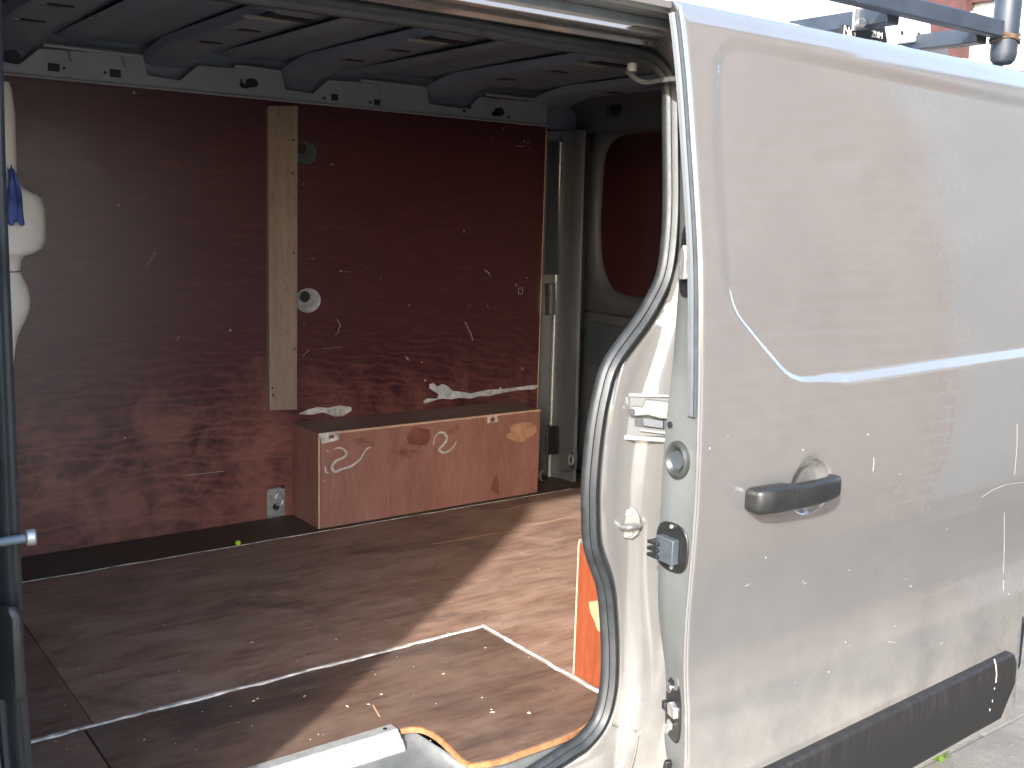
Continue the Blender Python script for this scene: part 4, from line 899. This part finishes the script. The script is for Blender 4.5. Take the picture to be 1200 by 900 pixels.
# ================================================================ BUILDINGS
bh = thing('brick_house', 'red brick house wall facing the open side of the silver van', 'house', (2.2, -1.75, GZ))
WY, WX0, WX1, WZ1 = -1.78, 2.1, 4.75, 2.9
o = box('wall', (WX0, WX1), (WY-.3, WY), (GZ, WZ1), MORTAR, bh); o.location = (-2.2, 1.75, -GZ)
vs, fs = [], []; rn = random.Random(2); nrow = int((WZ1-GZ)/.086)
for r in range(nrow):
    x = WX0-(.13 if r % 2 else 0)
    while x < WX1:
        a, b = max(x+.008, WX0), min(x+.242, WX1); x += .26
        if b-a < .02: continue
        z0, z1 = GZ+r*.086+.006, GZ+r*.086+.080; y = WY+.002+rn.uniform(-.001, .001); n0 = len(vs)
        vs += [(a, WY-.01, z0), (b, WY-.01, z0), (b, WY-.01, z1), (a, WY-.01, z1), (a, y, z0), (b, y, z0), (b, y, z1), (a, y, z1)]
        fs += [(n0+4, n0+7, n0+6, n0+5), (n0, n0+4, n0+5, n0+1), (n0+1, n0+5, n0+6, n0+2), (n0+2, n0+6, n0+7, n0+3), (n0+3, n0+7, n0+4, n0)]
br = raw('brick', vs, fs, BRICK, bh, fix=False); br['kind'] = 'stuff'; br.location = (-2.2, 1.75, -GZ)
o = loft('roof', [[(x, WY+.15, WZ1), (x, WY-2.5, WZ1+1.6), (x, WY-2.6, WZ1+1.5), (x, WY-.3, WZ1-.1)] for x in (WX0-.1, WX1+.1)], TILE, bh, smooth=False); o.location = (-2.2, 1.75, -GZ)
gh = thing('rendered_house', 'grey rendered house standing further along beside the brick house', 'house', (7, -3, GZ))
o = box('wall', (4.77, 14), (-6, -1.86), (GZ, 2.8), GREYR, gh); o.location = (-7, 3, -GZ)
o = prism('roof', [(-6.2, 2.8), (-1.8, 2.8), (-4.0, 4.2)], (4.9, 0, 0), (0, 1, 0), (0, 0, 1), (8, 0, 0), TILE, gh); o.location = (-7, 3, -GZ)
# white house behind the van
wh = thing('white_house', 'white rendered house with dark red tiles rising behind the roof rack', 'house', (12, 5, GZ))
def wadd(o): o.location = (-12, -5, -GZ); return o
wadd(box('wall', (12, 18), (1.0, 14), (GZ, 6.0), RENDERW, wh))
tv, tf = [], []; rn = random.Random(4)
for r in range(16):
    for q in range(62):
        y0 = 1.0+q*.21+(.105 if r % 2 else 0); x0 = 11.75+r*.16; z0 = 6.0+r*.12; t = rn.uniform(0, .012); n0 = len(tv)
        tv += [(x0, y0, z0+t), (x0, y0+.2, z0+t), (x0+.19, y0+.2, z0+.155), (x0+.19, y0, z0+.155), (x0, y0, z0-.02), (x0, y0+.2, z0-.02)]; tf += [(n0, n0+1, n0+2, n0+3), (n0, n0+4, n0+5, n0+1)]
tl = wadd(raw('roof_tile', tv, tf, TILE, wh, fix=False)); tl['kind'] = 'stuff'
wadd(box('fascia', (11.78, 11.80), (1.0, 14), (5.85, 6.0), RENDERW, wh))
wadd(prism('roof_slope', [(11.9, 6.0), (14.6, 7.9), (17.5, 6.0)], (0, 1.0, 0), (1, 0, 0), (0, 0, 1), (0, 13, 0), TILE, wh))

hp = [un(px, py, x=11.96) for px, py in ((1060, 13), (1199, -3))]
wadd(prism('hung_tiling', [(hp[0][1], hp[0][2]), (hp[1][1], hp[1][2]), (hp[1][1], 5.84), (hp[0][1], 5.84)], (11.97, 0, 0), (0, 1, 0), (0, 0, 1), (-.05, 0, 0), TILE, wh))
hp = [un(px, py, x=11.9) for px, py in ((1093, 40), (1134, 40))]
wadd(box('brick_pier', (11.80, 11.97), (hp[1][1], hp[0][1]), (GZ, 5.84), TILE, wh))
for y_, z_, w_, h_ in ((9.2, 1.0, 1.5, 1.2), (12.0, 1.0, 1.5, 1.2), (9.2, 5.1, 1.5, 1.1), (12.0, 5.1, 1.5, 1.1)):
    fr_ = wadd(box('window', (11.93, 11.998), (y_-w_/2, y_+w_/2), (z_-h_/2, z_+h_/2), WHITEP, wh, .01))
    for k_ in (-1, 1): box('pane', (11.922, 11.929), sorted((y_+k_*.05, y_+k_*(w_/2-.06))), (z_-h_/2+.06, z_+h_/2-.06), RUBBERB, fr_)
    wadd(box('sill', (11.86, 11.999), (y_-w_/2-.06, y_+w_/2+.06), (z_-h_/2-.075, z_-h_/2-.003), GREYR, wh))
